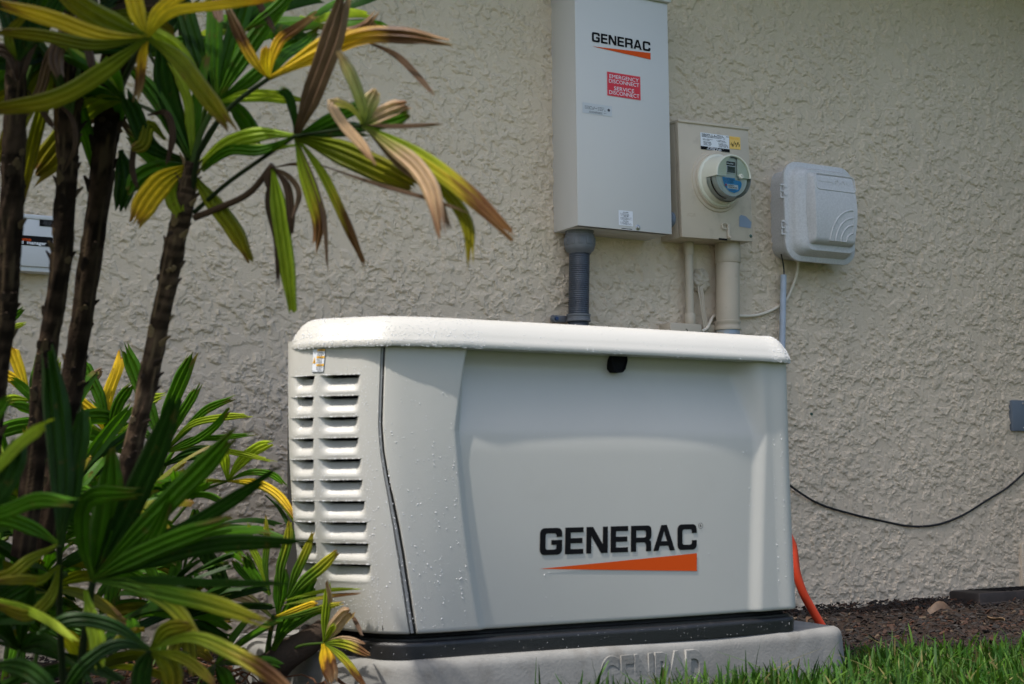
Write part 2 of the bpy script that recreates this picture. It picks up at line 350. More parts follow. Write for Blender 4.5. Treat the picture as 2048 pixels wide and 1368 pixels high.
def pnorm(fn, u):
    d = fn(u+.02)-fn(u-.02); n = np.stack([d[..., 1], -d[..., 0]], -1); return n/(np.linalg.norm(n, axis=-1)[..., None]+1e-9)
_zz = np.linspace(.15, .85, 701); _D = np.interp(_zz, [.0, .565, .60, .745, .773, .9], [.011, .011, .013, .050, .028, .028])
_k = np.exp(-.5*(np.arange(-24, 25)/8.0)**2); _D = np.convolve(np.pad(_D, 24, 'edge'), _k/_k.sum(), 'valid')
def recess(u, z):
    a0 = np.interp(z, [.19, .6, .735, .775], [8.34, 8.05, 8.34, 8.45]); a1 = np.interp(z, [.19, .6, .735, .775], [8.66, 8.33, 8.69, 8.75])
    b0 = np.interp(z, [.19, .6, .735, .775], [9.880, 9.930, 9.880, 9.875]); b1 = np.interp(z, [.19, .6, .735, .775], [9.935, 9.985, 9.975, 9.97])
    return np.interp(z, _zz, _D)*sst(a0, a1, u)*(1-sst(b0, b1, u))
LZ = [.715-.0427*k for k in range(10)]
R0_ = [3.31, 3.29, 3.26, 3.23, 3.21, 3.19, 3.14, 3.12, 3.07, 3.04]; R1_ = [4.73, 4.69, 4.65, 4.66, 4.74, 4.77, 4.84, 4.88, 4.89, 4.91]
L0_ = [1.93, 1.9, 1.87, 1.84, 1.8, 1.76, 1.70, 1.72, 1.72, 1.70]; L1_ = [3.14, 3.1, 3.08, 3.06, 3.03, 2.99, 2.94, 2.86, 2.79, 2.73]
def louvre(u, z):
    D = np.zeros_like(u)
    for k, zt in enumerate(LZ):
        v = (zt-z)/.0427; on = (v > -.0005) & (v < .95)
        for a, b in ((R0_[k], R1_[k]), (L0_[k], L1_[k])):
            side = sst(a-.04, a+.42, u)*(1-sst(b-.26, b+.03, u)); vv = np.clip(v, 0, 1)
            core = .0225*np.clip(1-vv/.82, 0, 1)**1.05-.0022*np.exp(-((vv-.66)/.16)**2)
            core = core+.05*(1-sst(.03, .12, vv))*sst(.3, .7, side)
            D = D+np.where(on, core*side, 0)
    return D
SZ = [.189, .27, .35, .405, .461, .511, .561, .612, .713, .80]; SU = [6.16, 6.16, 6.11, 6.03, 5.90, 5.74, 5.60, 5.545, 5.65, 5.74]
def seam(z): return np.interp(z, SZ, SU)
def surf(u, z, out=0.0, ridge=True):      # point of the housing
    u = np.asarray(u, float); z = np.asarray(z, float)+0*u; P = plan(u, z); N = pnorm(lambda q: plan(q, z), u)
    off = out-recess(u, z); P = P+N*off[..., None]; return np.concatenate([P, z[..., None]], -1)
def uarr(a, b, step):
    t = np.linspace(a, b, 4000); P = catmull(PT, t); s_ = np.concatenate([[0], np.cumsum(np.linalg.norm(np.diff(P, axis=0), axis=1))])
    return np.interp(np.linspace(0, s_[-1], int(s_[-1]/step)+2), s_, t)
gen = empty('standby_generator', (1.7, -.88, .139), 'large light grey standby generator cabinet on the concrete pad', 'generator')
# end panel with its two columns of louvres
zr = list(np.arange(.196, .79, .002))+[zt+.0004 for zt in LZ]+[zt-.0004 for zt in LZ]+[zt-.0017 for zt in LZ]
zr = np.array([.1895, .1905, .193]+sorted(zr)); lip = np.zeros(len(zr)); lip[0] = .02; lip[1] = .003; lip[2] = .0008
w = np.concatenate([uarr(0, 1.5, .02)[:-1], uarr(1.5, 5.2, .0026)[:-1], np.linspace(5.2, 6, 14)])
W2, Z2 = np.meshgrid(w, zr); U2 = np.where(W2 < 5.2, W2, 5.2+(W2-5.2)/.8*(seam(Z2)-.03-5.2))
D = louvre(U2, Z2); P = plan(U2, Z2); N = pnorm(lambda q: plan(q, Z2), U2)
off = -D-lip[:, None]; off[:, -1] -= .012; U2[:, -1] = U2[:, -2]
P = P+N*off[..., None]; G = np.concatenate([P, Z2[..., None]], -1)
o = np_mesh('end_panel', G, M_house, gen); o.data.materials.append(M_inside_shade)
deep = (D[:-1, :-1]+D[1:, 1:])/2 > .030; o.data.polygons.foreach_set('material_index', deep.astype(np.int32).ravel())  # deepest louvre faces coloured dark to add shade inside the slots
o.data.set_sharp_from_angle(angle=math.radians(55)); end_panel = o
# front door with its sculpted recess, and the right-hand end
zr = np.array([.1895, .1905, .193]+list(np.arange(.196, .79, .004))); lip = np.zeros(len(zr)); lip[0] = .02; lip[1] = .003; lip[2] = .0008
w = np.concatenate([np.linspace(6.2, 6.7, 12)[:-1], uarr(6.7, 8.0, .006)[:-1], uarr(8.0, 8.8, .003)[:-1], uarr(8.8, 9.84, .02)[:-1], uarr(9.84, 10.05, .004)[:-1], uarr(10.05, 14, .006)])
W2, Z2 = np.meshgrid(w, zr); gap = np.interp(Z2, [.19, .45, .55, .774], [.17, .11, .062, .055])
U2 = np.where(W2 > 6.7, W2, 6.7-(6.7-W2)/.5*(6.7-seam(Z2)-gap)); G = surf(U2, Z2)
N = pnorm(lambda q: plan(q, Z2), U2); offs = np.repeat(lip[:, None], len(w), 1); offs[:, 0] += .012; G[:, 0, :2] = G[:, 1, :2]
G[..., :2] -= N*offs[..., None]
door = np_mesh('front_door', G, M_house, gen)
zz = np.linspace(.192, .79, 120)
def ribbon(name, u0, u1, off, m, n=4):
    Zr, Ur = np.meshgrid(zz, np.linspace(0, 1, n), indexing='ij'); Ur = seam(Zr)+u0(Zr)+(u1(Zr)-u0(Zr))*Ur
    mb = MB(); mb.grid(surf(Ur, Zr, off)); return mb.build(name, m, gen)
ribbon('seam_backing', lambda z: -.25+0*z, lambda z: .35+0*z, -.011, M_inside_shade, 8)
ribbon('edge_trim', lambda z: -.03+0*z, lambda z: np.interp(z, [.19, .45, .774], [.08, .07, .060]), -.0025, M_strip)
# lid
prof = [(-.03, .770), (-.006, .7725), (0, .7715), (.0012, .7735), (.0012, .781), (-.001, .787), (-.0045, .793), (-.006, .797), (-.009, .803), (-.015, .813), (-.024, .824), (-.034, .832), (-.045, .8365), (-.07, .8385), (-.11, .842), (-.20, .846)]
ul = uarr(0, 14, .008); Pl = catmull(PL, ul); Nl = pnorm(lambda q: catmull(PL, q), ul); G = []
for k_, (o_, z_) in enumerate(prof):
    Q = Pl+Nl*o_; 
    if o_ < -.04:
        lim = o_+.04; Q[:, 1] = np.minimum(Q[:, 1], -.57+0*lim)
    G.append(np.concatenate([Q, np.full((len(Q), 1), z_)], 1))
LG = np.array(G)
mb = MB(); mb.grid(LG)
top = LG[-1]; back_ = top.copy(); back_[:, 1] = -.565; back_[:, 2] = .848; mb.grid(np.array([top, back_]))
bk = np.array([LG[k][0] for k in range(len(prof))]+[LG[k][-1] for k in range(len(prof)-1, -1, -1)])
mb.add(bk, [tuple(range(len(bk)))])
lid = mb.build('lid', M_house, gen, ang=50)
# back and underside of the cabinet (unseen from the front)
mb = MB(); mb.box(1.26, 2.27, -.575, -.565, .19, .79); mb.box(1.22, 2.24, -1.12, -.58, .20, .775, mat=1); mb.build('back_panel', [M_house, M_inside_shade], gen)
# base
prof = [(-.03, .196), (-.022, .181), (-.012, .1795), (-.010, .178), (-.010, .1745), (-.005, .1735), (-.001, .171), (.001, .167), (.001, .163), (0, .1395)]
ub = uarr(0, 14, .01); Pb = catmull(PB, ub); Nb = pnorm(lambda q: catmull(PB, q), ub)
mb = MB(); mb.grid(np.array([np.concatenate([Pb+Nb*(o_-.006), np.full((len(Pb), 1), z_)], 1) for o_, z_ in prof]), flip=True)
mb.box(1.27, 2.28, -.60, -.57, .14, .195); mb.build('base', M_black, gen)
# latch
def front_map(off):                       # x, z on the front -> point just proud of the door
    us = np.linspace(8.0, 11.0, 1500)
    cache = {}
    def f(x, z):
        kz = round(z, 4)
        if kz not in cache: cache[kz] = surf(us, np.full_like(us, z), off)
        q = cache[kz]; y = np.interp(x, q[:, 0], q[:, 1]); return (x, y, z)
    return f
fm = front_map(.0012); cx_ = 1.772
mb = MB()
def trap(grow, y): return [(x_, y, z_) for x_, z_ in ((cx_-.0165-grow, .7695+grow), (cx_+.0185+grow, .7695+grow), (cx_+.0200+grow, .763), (cx_+.014+grow, .7425), (cx_+.010, .7385-grow), (cx_-.009, .7385-grow), (cx_-.013-grow, .7425), (cx_-.0185-grow, .763))]
R_ = [trap(.0035, -1.13), trap(.0035, -1.172), trap(.0028, -1.1745), trap(.0005, -1.1745), trap(-.0005, -1.170), trap(-.003, -1.169)]
mb.grid(np.array(R_[:4]), 0, closed=True, flip=True); mb.grid(np.array(R_[3:]), 1, closed=True, flip=True); mb.add(R_[-1], [tuple(range(8))[::-1]], 1)
mb.build('latch', [M_blk, M_blk], gen)
# brand lettering on the door
letters, LW = wide_letters()
def logo(mp, name_a, name_b, parent, subs=24):
    mb = MB(); s_ = 1.0
    for V2, F2 in letters: mb.flat([(a/LW*7.2, b) for a, b in V2], F2, mp)
    lt = mb.build(name_a, M_blk, parent, smooth=False)
    mb = MB(); G = [[mp(7.2*t, (-.50+.35*t)*k + (-.50-.35*t)*(1-k)) for t in np.linspace(0, 1, subs)] for k in (0, 1)]; mb.grid(np.array(G))
    mb.build(name_b, M_org, parent, smooth=False); return lt
ls = .0570
logo(lambda a, b: fm(1.5613+a*ls, .3393+b*ls-.0024*(a/7.2)*0), 'brand_lettering', 'orange_wedge', door)
mb = MB(); V2, F2 = text2d('R', .0075, .03); mb.flat(V2, F2, lambda a, b: fm(1.9805+a, .3895+b))
th = np.linspace(0, 2*np.pi, 25)
mb.grid(np.array([[fm(1.983+r_*math.cos(t), .392+r_*math.sin(t)) for t in th] for r_ in (.0058, .0066)])); mb.build('registered_mark', M_blk, door, smooth=False)
# warning decal on the end panel
def dmap(off):
    def f(a, b):
        u0, u1 = 3.04+(3.09-3.04)*b, 3.44+(3.51-3.44)*b; q = surf(np.array([u0+(u1-u0)*a]), np.array([.722+.0478*b]), off)[0]; return tuple(q)
    return f
d0, d1, d2 = dmap(.0012), dmap(.0020), dmap(.0027); mb = MB()
rect(mb, d0, 0, 1, 0, 1, 1, 8, 4); rect(mb, d1, .03, .97, .015, .985, 0, 8, 4)
for i, (b0, wd) in enumerate(((.90, 'CAUTION'), (.60, 'ATTENTION'), (.265, 'PRECAUCION'))):
    rect(mb, d2, .36, .97, b0-.005, b0+.082, 2, 4, 1)
    V2, F2 = text2d(wd, .085, .02, 'CENTER', xs=.62); mb.flat(V2, F2, lambda a, b, b0=b0: dmap(.0034)(.665+a, b0+.012+b), 1)
    fineprint(mb, dmap(.0028), .37, .93, b0-.085, .040, 1, 5+i, 3, .062)
mb.add([d2(.06, .385), d2(.30, .385), d2(.18, .66)], [(0, 1, 2)], 2); mb.add([dmap(.0034)(.15, .41), dmap(.0034)(.21, .41), dmap(.0034)(.19, .56)], [(0, 1, 2)], 1)
fineprint(mb, dmap(.0028), .06, .26, .06, .03, 1, 3)
mb.build('warning_decal', [M_white, M_ink, M_warn], end_panel, smooth=False)
# rain drops
def droplets():
    ico = bmesh.new(); bmesh.ops.create_icosphere(ico, subdivisions=1, radius=1); iv = np.array([v.co[:] for v in ico.verts]); jf = np.array([[q.index for q in f.verts] for f in ico.faces]); ico.free()
    rs = np.random.default_rng(5); pts = []; nor = []; rad = []
    def put(P, N, r): pts.append(P); nor.append(N); rad.append(r)
    def body(n, u0, u1, z0, z1, r0, r1, dens=None):
        U = rs.uniform(u0, u1, n); Z_ = rs.uniform(z0, z1, n)
        if dens is not None: k = rs.random(n) < dens(U, Z_); U, Z_ = U[k], Z_[k]
        P = surf(U, Z_); N = pnorm(lambda q: plan(q, Z_), U); P[:, :2] -= N*louvre(U, Z_)[:, None]*(U < 5.2)[:, None]
        ok = (louvre(U, Z_) < .012) | (U > 5.2)
        r = r0*(r1/r0)**(rs.random(len(U))**2.2)
        for p_, n_, r_, k in zip(P, N, r, ok):
            if k: put(p_, (n_[0], n_[1], 0), r_)
    body(3000, 1.6, 5.2, .2, .735, .0005, .0012)
    body(700, 4.8, 8.2, .2, .72, .0006, .0015, lambda u, z: np.clip(1.25-(u-5.2)/3.2, .15, 1)*np.clip(1.15-(z-.2)/.7, .3, 1))
    for xc, n in ((8.0, 34), (7.4, 26), (9.93, 26), (10.1, 30), (10.5, 26), (9.2, 12), (9.35, 9), (9.6, 7), (9.75, 5)):
        body(n, xc-.04, xc+.05, .2, .62, .0006, .0015)
    for k, zt in enumerate(LZ):                                     # strings hanging from each louvre lip
        for a, b in ((R0_[k], R1_[k]), (L0_[k], L1_[k])):
            U = rs.uniform(a+.05, b-.03, 14); Z_ = np.full(14, zt+.0006); P = surf(U, Z_); N = pnorm(lambda q: plan(q, Z_), U)
            for p_, n_ in zip(P, N): put(p_, (n_[0], n_[1], 0), rs.uniform(.0008, .0016))
    ul_ = rs.uniform(1, 12, 2000); kk = rs.random(2000)**.9*(len(LG)-4)+2; P0 = catmull(PL, ul_); N0 = pnorm(lambda q: catmull(PL, q), ul_)
    pr = np.array([(g) for g in [(-.03, .770), (-.006, .7725), (0, .7715), (.0012, .7735), (.0012, .781), (-.001, .787), (-.0045, .793), (-.006, .797), (-.009, .803), (-.015, .813), (-.024, .824), (-.034, .832), (-.045, .8365), (-.07, .8385), (-.11, .842), (-.20, .846)]])
    oo = np.interp(kk, range(16), pr[:, 0]); zz_ = np.interp(kk, range(16), pr[:, 1]); P0 = P0+N0*oo[:, None]
    for p_, n_, z_ in zip(P0, N0, zz_):
        up = min(1, max(0, (z_-.79)/.06)); put((p_[0], p_[1], z_), (n_[0]*(1-up), n_[1]*(1-up), up+.05), rs.uniform(.0006, .0013))
    U = rs.uniform(2, 12, 120); P0 = catmull(PL, U)
    for p_ in P0: put((p_[0], p_[1], .7712), (0, 0, -1), rs.uniform(.0009, .0018))
    Q = Pb+Nb*(-.004)
    for i in rs.integers(10, len(Q)-20, 130): put((Q[i, 0], Q[i, 1], rs.uniform(.142, .17)), (Nb[i, 0], Nb[i, 1], 0), rs.uniform(.0004, .0008))
    pts_, nor_, rad_ = np.array(pts), np.array(nor), np.array(rad)
    V = []; F = []
    for k in range(len(pts_)):
        n = nor_[k]/np.linalg.norm(nor_[k]); sc = np.array([1, 1, 1.0+.35*(abs(n[2]) < .5)*rs.random()]); v = iv*rad_[k]*sc
        v = v-np.outer(v@n, n)*.35; V.append(v+pts_[k]+n*rad_[k]*.25); F.append(jf+12*k if len(iv) == 12 else jf+len(iv)*k)
    V = np.concatenate(V); F = np.concatenate(F)
    me = bpy.data.meshes.new('rain_drops'); me.vertices.add(len(V)); me.vertices.foreach_set('co', V.ravel()); me.loops.add(F.size)
    me.loops.foreach_set('vertex_index', F.ravel().astype(np.int32)); me.polygons.add(len(F)); me.polygons.foreach_set('loop_start', np.arange(0, F.size, 3, dtype=np.int32))
    me.update(calc_edges=True); me.materials.append(M_water); me.polygons.foreach_set('use_smooth', np.ones(len(F), bool))
    o = bpy.data.objects.new('rain_drops', me); C.objects.link(o)
    tag(o, 'tiny clear rain drops beaded over the generator cabinet and lid', 'rain drops', kind='stuff')
droplets()

# ------------------------------------------------------------------ concrete pad
PP = np.array([(1.13, -.45), (1.108, -.80), (1.120, -.895), (1.142, -.99), (1.195, -1.09), (1.262, -1.158), (1.36, -1.180), (1.579, -1.187), (2.0, -1.183), (2.34, -1.168), (2.405, -1.160), (2.436, -1.135), (2.444, -1.08), (2.444, -.45)])
up_ = np.linspace(0, 13, 260); Pp = catmull(PP, up_); Np_ = pnorm(lambda q: catmull(PP, q), up_)
prof = [(.012, -.03), (.006, .05), (.001, .112), (0, .120), (-.002, .127), (-.008, .1345), (-.017, .1385), (-.03, .1392)]
G = np.array([np.concatenate([Pp+Np_*o_, np.full((len(Pp), 1), z_)], 1) for o_, z_ in prof])
mb = MB(); mb.grid(G, flip=True); top = G[-1]; mb.add(np.concatenate([top, [[1.75, -.45, .1392]]]), [(i, i+1, len(top)) for i in range(len(top)-1)])
pad = mb.build('concrete_pad', M_conc, None, ang=60); tag(pad, 'grey cast concrete pad with raised letters under the generator', 'equipment pad')
def text3d(txt, name, size, bold, depth, loc, xs, material, parent, space=1.0, rotz=0.0, bev=.0006):
    cu = bpy.data.curves.new('lettering', 'FONT'); cu.body = txt; cu.size = size; cu.offset = bold; cu.extrude = depth; cu.bevel_depth = bev; cu.bevel_resolution = 1; cu.space_character = space
    o = bpy.data.objects.new('tmp', cu); C.objects.link(o); bpy.context.view_layer.update()
    me = bpy.data.meshes.new_from_object(o.evaluated_get(bpy.context.evaluated_depsgraph_get())); bpy.data.objects.remove(o); bpy.data.curves.remove(cu)
    me.transform(Matrix.Translation(loc) @ Matrix.Rotation(rotz, 4, 'Z') @ Matrix.Rotation(math.pi/2, 4, 'X') @ Matrix.Diagonal((xs, 1, 1, 1)))
    me.materials.clear(); me.materials.append(material); me.name = name; o = bpy.data.objects.new(name, me); C.objects.link(o)
    o.parent = parent; o.matrix_parent_inverse = Matrix.Translation(-root_loc(parent)); return o
q = at(1198, 1306, -1.187); text3d('GENPAD', 'raised_lettering', .104, .0045, .0038, (q[0], -1.1865, .043), .66, M_conc, pad, 1.04, bev=.0012)

# ------------------------------------------------------------------ disconnect cabinet
disc = empty('disconnect_cabinet', (2.5, 0, 1.278), 'tall pale grey electrical cabinet with red emergency disconnect sticker on the wall', 'electrical cabinet')
X0, X1, Z0, YF = 2.322, 2.678, 1.278, -.148
mb = MB(); mb.box(X0+.002, X1-.002, YF+.004, .0, Z0, Z0+.775, bev=.002); mb.box(X0+.09, X1-.06, YF+.03, -.02, Z0+.776, Z0+.80, mat=0)
mb.build('cabinet_body', M_disc, disc)
mb = MB(); mb.box(X0, X1, YF-.0005, YF+.0035, Z0+.001, Z0+.757, bev=.0015); mb.box(X0, X1, YF, YF+.02, Z0+.0, Z0+.0025, bev=.0006)
cover = mb.build('front_cover', M_disc, disc)
mb = MB(); mb.box(X0-.006, X1+.008, YF-.012, .0, Z0+.760, Z0+.778, bev=.003); mb.build('top_hood', M_disc, disc)
def px_map(y, p00, p10, p01, nudge=0):        # photo pixels of three corners -> map of the unit square on the plane y
    A, B, D_ = at(*p00, y), at(*p10, y), at(*p01, y)
    x0, x1 = A[0], B[0]; zz0, zz1 = A[2], D_[2]
    return (lambda a, b, y=y: (x0+(x1-x0)*a, y-nudge, zz0+(zz1-zz0)*b)), (x0, x1, zz0, zz1)
yc = YF-.0016
A_, B_ = at(1184, 86, yc), at(1301, 100, yc); s7 = (B_[0]-A_[0])/7.2
logo(lambda a, b: (A_[0]+a*s7, yc, (A_[2]+B_[2])/2+b*s7*1.0), 'brand_lettering', 'orange_wedge', cover)
m_, (xa, xb, za, zb_) = px_map(yc, (1214.5, 192), (1281.5, 199), (1214.5, 144)); zb_ = (at(1214, 143.5, yc)[2]+at(1281, 152.8, yc)[2])/2; za = (at(1214.5, 191.5, yc)[2]+at(1281.5, 200, yc)[2])/2
w_, h_ = xb-xa, zb_-za; mb = MB(); mp = lambda a, b, d=0: (xa+a*w_, yc-d, za+b*h_)
rect(mb, mp, 0, 1, 0, 1, 1); rect(mb, lambda a, b: mp(a, b, .0004), .02, .98, .025, .975, 0)
for ln, bz, xs_ in (('EMERGENCY', .745, 1.0), ('DISCONNECT', .545, 1.0), ('SERVICE', .265, 1.0), ('DISCONNECT', .075, 1.0)):
    V2, F2 = text2d(ln, 1, .0, 'CENTER'); wv = max(a for a, b in V2)-min(a for a, b in V2); fullw = {'EMERGENCY': .87, 'DISCONNECT': .90, 'SERVICE': .60}[ln]
    mb.flat(V2, F2, lambda a, b, k=fullw/wv, bz=bz: mp(.5+a*k, bz+b*.225, .0009), 2)
mb.build('emergency_disconnect_label', [M_red, M_redrim, M_white], cover, smooth=False)
m_, (xa2, xb2, za2, zb2) = px_map(yc, (1165, 225), (1224, 233), (1164, 204)); mb = MB(); mp = lambda a, b, d=0: (xa2+a*(xb2-xa2), yc-d, za2+b*(zb2-za2))
rect(mb, mp, 0, 1, 0, 1, 0); fineprint(mb, lambda a, b: mp(a, b, .0005), .08, .50, .66, .06, 1, 1, 3, .12); fineprint(mb, lambda a, b: mp(a, b, .0005), .52, .82, .68, .06, 1, 2, 3, .13)
fineprint(mb, lambda a, b: mp(a, b, .0005), .22, .84, .20, .06, 1, 4, 2, .10)
mb.add([mp(.89+.045*math.cos(t), .58+.14*math.sin(t), .0006) for t in np.linspace(0, 2*np.pi, 16, endpoint=False)], [tuple(range(16))], 1)
M_ghost = mat('glossy_grey_label', (.52, .54, .56), .3); mb.build('small_print_label', [M_ghost, M_ink], cover, smooth=False)
m_, (xa3, xb3, za3, zb3) = px_map(yc, (1237.5, 450), (1266, 452), (1237.5, 420)); mb = MB(); mp = lambda a, b, d=0: (xa3+a*(xb3-xa3), yc-d, za3+b*(zb3-za3))
rect(mb, mp, 0, 1, 0, 1, 0)
for i, b0 in enumerate((.86, .60, .28)):
    fineprint(mb, lambda a, b: mp(a, b, .0005), .3, .75, b0, .06, 1, 10+i); fineprint(mb, lambda a, b: mp(a, b, .0005), .12, .95, b0-.08, .035, 1, 20+i, 3, .06)
mb.build('rating_label', [M_white, M_ink], cover, smooth=False)
q = at(1276, 455, yc); mb = MB(); mb.lathe([(0, .008), (.004, .0075), (.006, .005), (.0062, .002), (.009, .001), (.0095, -.001)], (q[0], YF, q[2]), n=16); mb.build('cover_screw', M_steel, cover)
q = at(1254, 458, yc); mb = MB(); mb.box(q[0]-.026, q[0]+.026, YF-.003, YF+.002, q[2]-.0035, q[2]-.001, bev=.0005); mb.box(q[0]-.020, q[0]+.020, YF-.0015, YF+.001, q[2]-.001, q[2]+.0015, mat=1); mb.build('padlock_slot', [M_disc, M_blk], cover)
# flexible conduit below it
cond = empty('flexible_conduit', (2.38, -.06, 1.2), 'slate grey ribbed flexible conduit running down from the tall cabinet', 'conduit')
ct, cb = at(1159, 497, -.06), at(1157, 655, -.06); zs = np.arange(1.235, .80, -.0016); t_ = (zs-ct[2])/(cb[2]-ct[2]); pts = np.stack([ct[0]+(cb[0]-ct[0])*t_, np.full_like(zs, -.06), zs], 1)
mb = MB(); mb.tube(pts, np.full(len(zs), .0325)+.0007*np.sin(zs*2*np.pi/.0066), n=40); mb.build('ribbed_hose', M_gpipe, cond)
mb = MB(); mb.lathe([(.0, .03), (.046, .03), (.046, .012), (.043, .010), (.043, .006), (.0465, .004), (.0465, -.002), (.0475, -.004), (.0475, -.034), (.044, -.046), (.037, -.052), (.035, -.056), (0, -.056)], (ct[0]+.001, -.06, 1.262), 'z', n=40)
for k in range(12):
    a = 2*math.pi*k/12; mb.box(-.006, .006, .0455, .0495, -.030, -.006, bev=.0015, M=Matrix.Translation((ct[0]+.001, -.06, 1.262)) @ Matrix.Rotation(a, 4, 'Z'))
mb.build('threaded_connector', M_gfit, cond)
q = at(1157, 637, -.06); mb = MB(); mb.lathe([(.0345, .013), (.0385, .012), (.0385, .007), (.0365, .005), (.0365, -.003), (.0385, -.005), (.0385, -.010), (.0345, -.011)], (q[0], -.06, q[2]), 'z', n=40)
mb.box(q[0]-.075, q[0]-.02, -.030, -.012, q[2]-.011, q[2]+.011, bev=.004); mb.lathe([(.0, .006), (.011, .006), (.012, -.010)], (q[0]-.066, -.028, q[2]-.001), n=20)
st_ = mb.build('pipe_strap', M_gfit, cond); mb = MB(); mb.lathe([(0, .006), (.006, .006), (.0065, 0)], (q[0]-.066, -.035, q[2]-.001), n=6); mb.build('strap_screw', mat('blue_screw', (.01, .035, .12), .35), st_)

# ------------------------------------------------------------------ electricity meter
mtr = empty('electricity_meter', (2.88, 0, 1.28), 'tan meter box with round glass electricity meter, beside the tall grey cabinet', 'electricity meter')
TL = .022; MX0, MX1, MZ0, MZ1, MY = 2.742, 3.034, 1.279, 1.664, -.118
Mt = Matrix.Translation((2.742, 0, 1.279)) @ Matrix.Rotation(-TL, 4, 'Y') @ Matrix.Translation((-2.742, 0, -1.279))
mb = MB(); mb.box(MX0, MX1-.002, MY+.022, 0, MZ0, MZ1-.006, bev=.002, M=Mt); mb.box(MX0+.004, MX1-.006, MY+.016, MY+.023, MZ0+.004, MZ1-.008, mat=1, M=Mt); mb.build('meter_box', [M_tan, M_bluegr], mtr)
mb = MB(); mb.box(MX0-.001, MX1, MY, MY+.0175, MZ0, MZ1-.005, bev=.0025, M=Mt); mcov = mb.build('box_cover', M_tan, mtr)
mb = MB(); mb.box(MX0-.002, MX1+.003, MY-.005, 0, MZ1-.006, MZ1+.003, bev=.002, M=Mt); mb.build('rain_hood', M_tan, mtr)
mb = MB(); mb.lathe([(.0, .012), (.02, .012), (.025, .008), (.025, -.02)], (0, 0, 0), 'z', n=24)
for v in mb.v: v[:] = np.stack([MX0-.002-v[:, 2], v[:, 0]-.062, v[:, 1]+1.345], 1)
mb.build('side_hub', M_bluegr, mtr)
cb_ = at(1434, 362.5, MY); yf_ = MY
for yy in np.linspace(-.13, -.32, 400):
    if at(1462, 351.5, yy)[0] <= cb_[0]+.001: yf_ = yy; break
cf_ = at(1462, 351.5, yf_); cx, cz = cb_[0], (cb_[2]+cf_[2])/2; dp = MY-yf_
print('meter depth', dp, 'cz', cb_[2], cf_[2])
cz = cb_[2]
mb = MB(); mb.lathe([(.105, -.001), (.102, .004), (.094, .006), (.0935, .010), (.091, .013), (.086, .013)], (cx, MY, cz)); mb.build('cover_ring', M_tan, mcov)
def mlathe(prof, a0, a1, mat_, n=40):
    G = []; th = np.radians(np.linspace(a0, a1, n))
    for r, o in prof: G.append(np.stack([cx+r*np.cos(th), np.full(n, MY-o), cz+r*np.sin(th)], 1))
    return np.array(G)
yd = max(.085, min(dp, .115)); Rf = .0665
mb = MB(); mb.lathe([(.088, .0), (.088, .016), (.085, .020), (.081, .021), (.080, .03), (.078, .040)], (cx, MY, cz)); mb.build('socket_collar', M_meter, mtr)
shell = [(.078, .040), (.0755, yd*.7), (.0735, yd*.86), (.072, yd), (.0705, yd+.004), (.068, yd+.005), (.0655, yd+.0035), (.065, yd-.002)]
mb = MB(); mb.grid(mlathe(shell, -2, 182, 0), 0)
mb.grid(mlathe([(.0785, .036), (.0772, yd*.42), (.0765, yd*.5)], -182, 2, 0), 0)           # lower front band of the shell
# cheeks of the upper shroud: left and right panels around the window
for sgn, ang0, ang1, xin in ((-1, 95, 182, -.026), (1, -2, 72, .018)):
    ths = np.radians(np.linspace(ang0, ang1, 24)); o_ = [(cx+.066*math.cos(t), MY-yd+.001, cz+.066*math.sin(t)) for t in ths]
    zt_, zb__ = cz+.066*math.sin(math.radians(95 if sgn < 0 else 72)), cz-.002
    inn = [(cx+xin, MY-yd+.001, cz+.046), (cx+xin, MY-yd+.001, cz+.004), (cx+xin-.004*(-sgn), MY-yd+.001, cz-.001)]
    poly = (o_+inn[::-1]) if sgn < 0 else (o_+inn)
    mb.add(poly, [tuple(range(len(poly)))]); bk_ = [(a, MY-yd+.016, c) for a, _, c in poly]; mb.grid(np.array([poly, bk_]), 0, closed=True)
mb.build('shroud', M_meter, mtr, ang=35)
mb = MB(); th = np.linspace(0, 2*np.pi, 40, endpoint=False); mb.add([(cx+.064*math.cos(t), MY-yd+.009, cz+.064*math.sin(t)) for t in th], [tuple(range(40))]); mb.lathe([(.0645, yd-.0095), (.0755, .036)], (cx, MY, cz)); face = mb.build('dial_plate', M_meterin, mtr)
mb = MB(); mb.grid(mlathe([(.0705, yd*.34), (.0705, yd*.72)], 183, 262, 0, 24)); mb.build('smoked_band', M_smoke, mtr)
yp = MY-yd+.0078; mb = MB()
mb.box(cx-.024, cx+.015, yp, yp+.001, cz+.012, cz+.050, mat=0, bev=0); mb.box(cx-.022, cx+.013, yp-.003, yp, cz+.010, cz+.036, mat=1, bev=.001); mb.box(cx-.020, cx+.011, yp-.0042, yp-.0029, cz+.0125, cz+.033, mat=2)
mp = lambda a, b, d=0: (cx+a, yp-.001-d, cz+b); fineprint(mb, mp, -.020, .010, .041, .005, 1, 4); mb.build('display', [M_smoke, M_white, M_lcd], face)
mb = MB(); pl = [(-.040, -.004), (.012, -.004), (.014, -.010), (.036, -.012), (.040, -.018), (.038, -.030), (.028, -.045), (.008, -.053), (-.012, -.049), (-.028, -.036), (-.036, -.020)]
V2, F2 = curve_fill([pl]); mb.flat(V2, F2, lambda a, b: mp(a, b, 0), 0); rect(mb, lambda a, b: mp(a, b, .0006), -.020, .024, -.040, -.026, 1)
fineprint(mb, lambda a, b: mp(a, b, .0006), -.034, .012, -.009, .0022, 2, 8, 4, .0040); fineprint(mb, lambda a, b: mp(a, b, .0006), -.012, .016, -.046, .0022, 2, 9, 1)
rs = random.Random(4); a = -.016
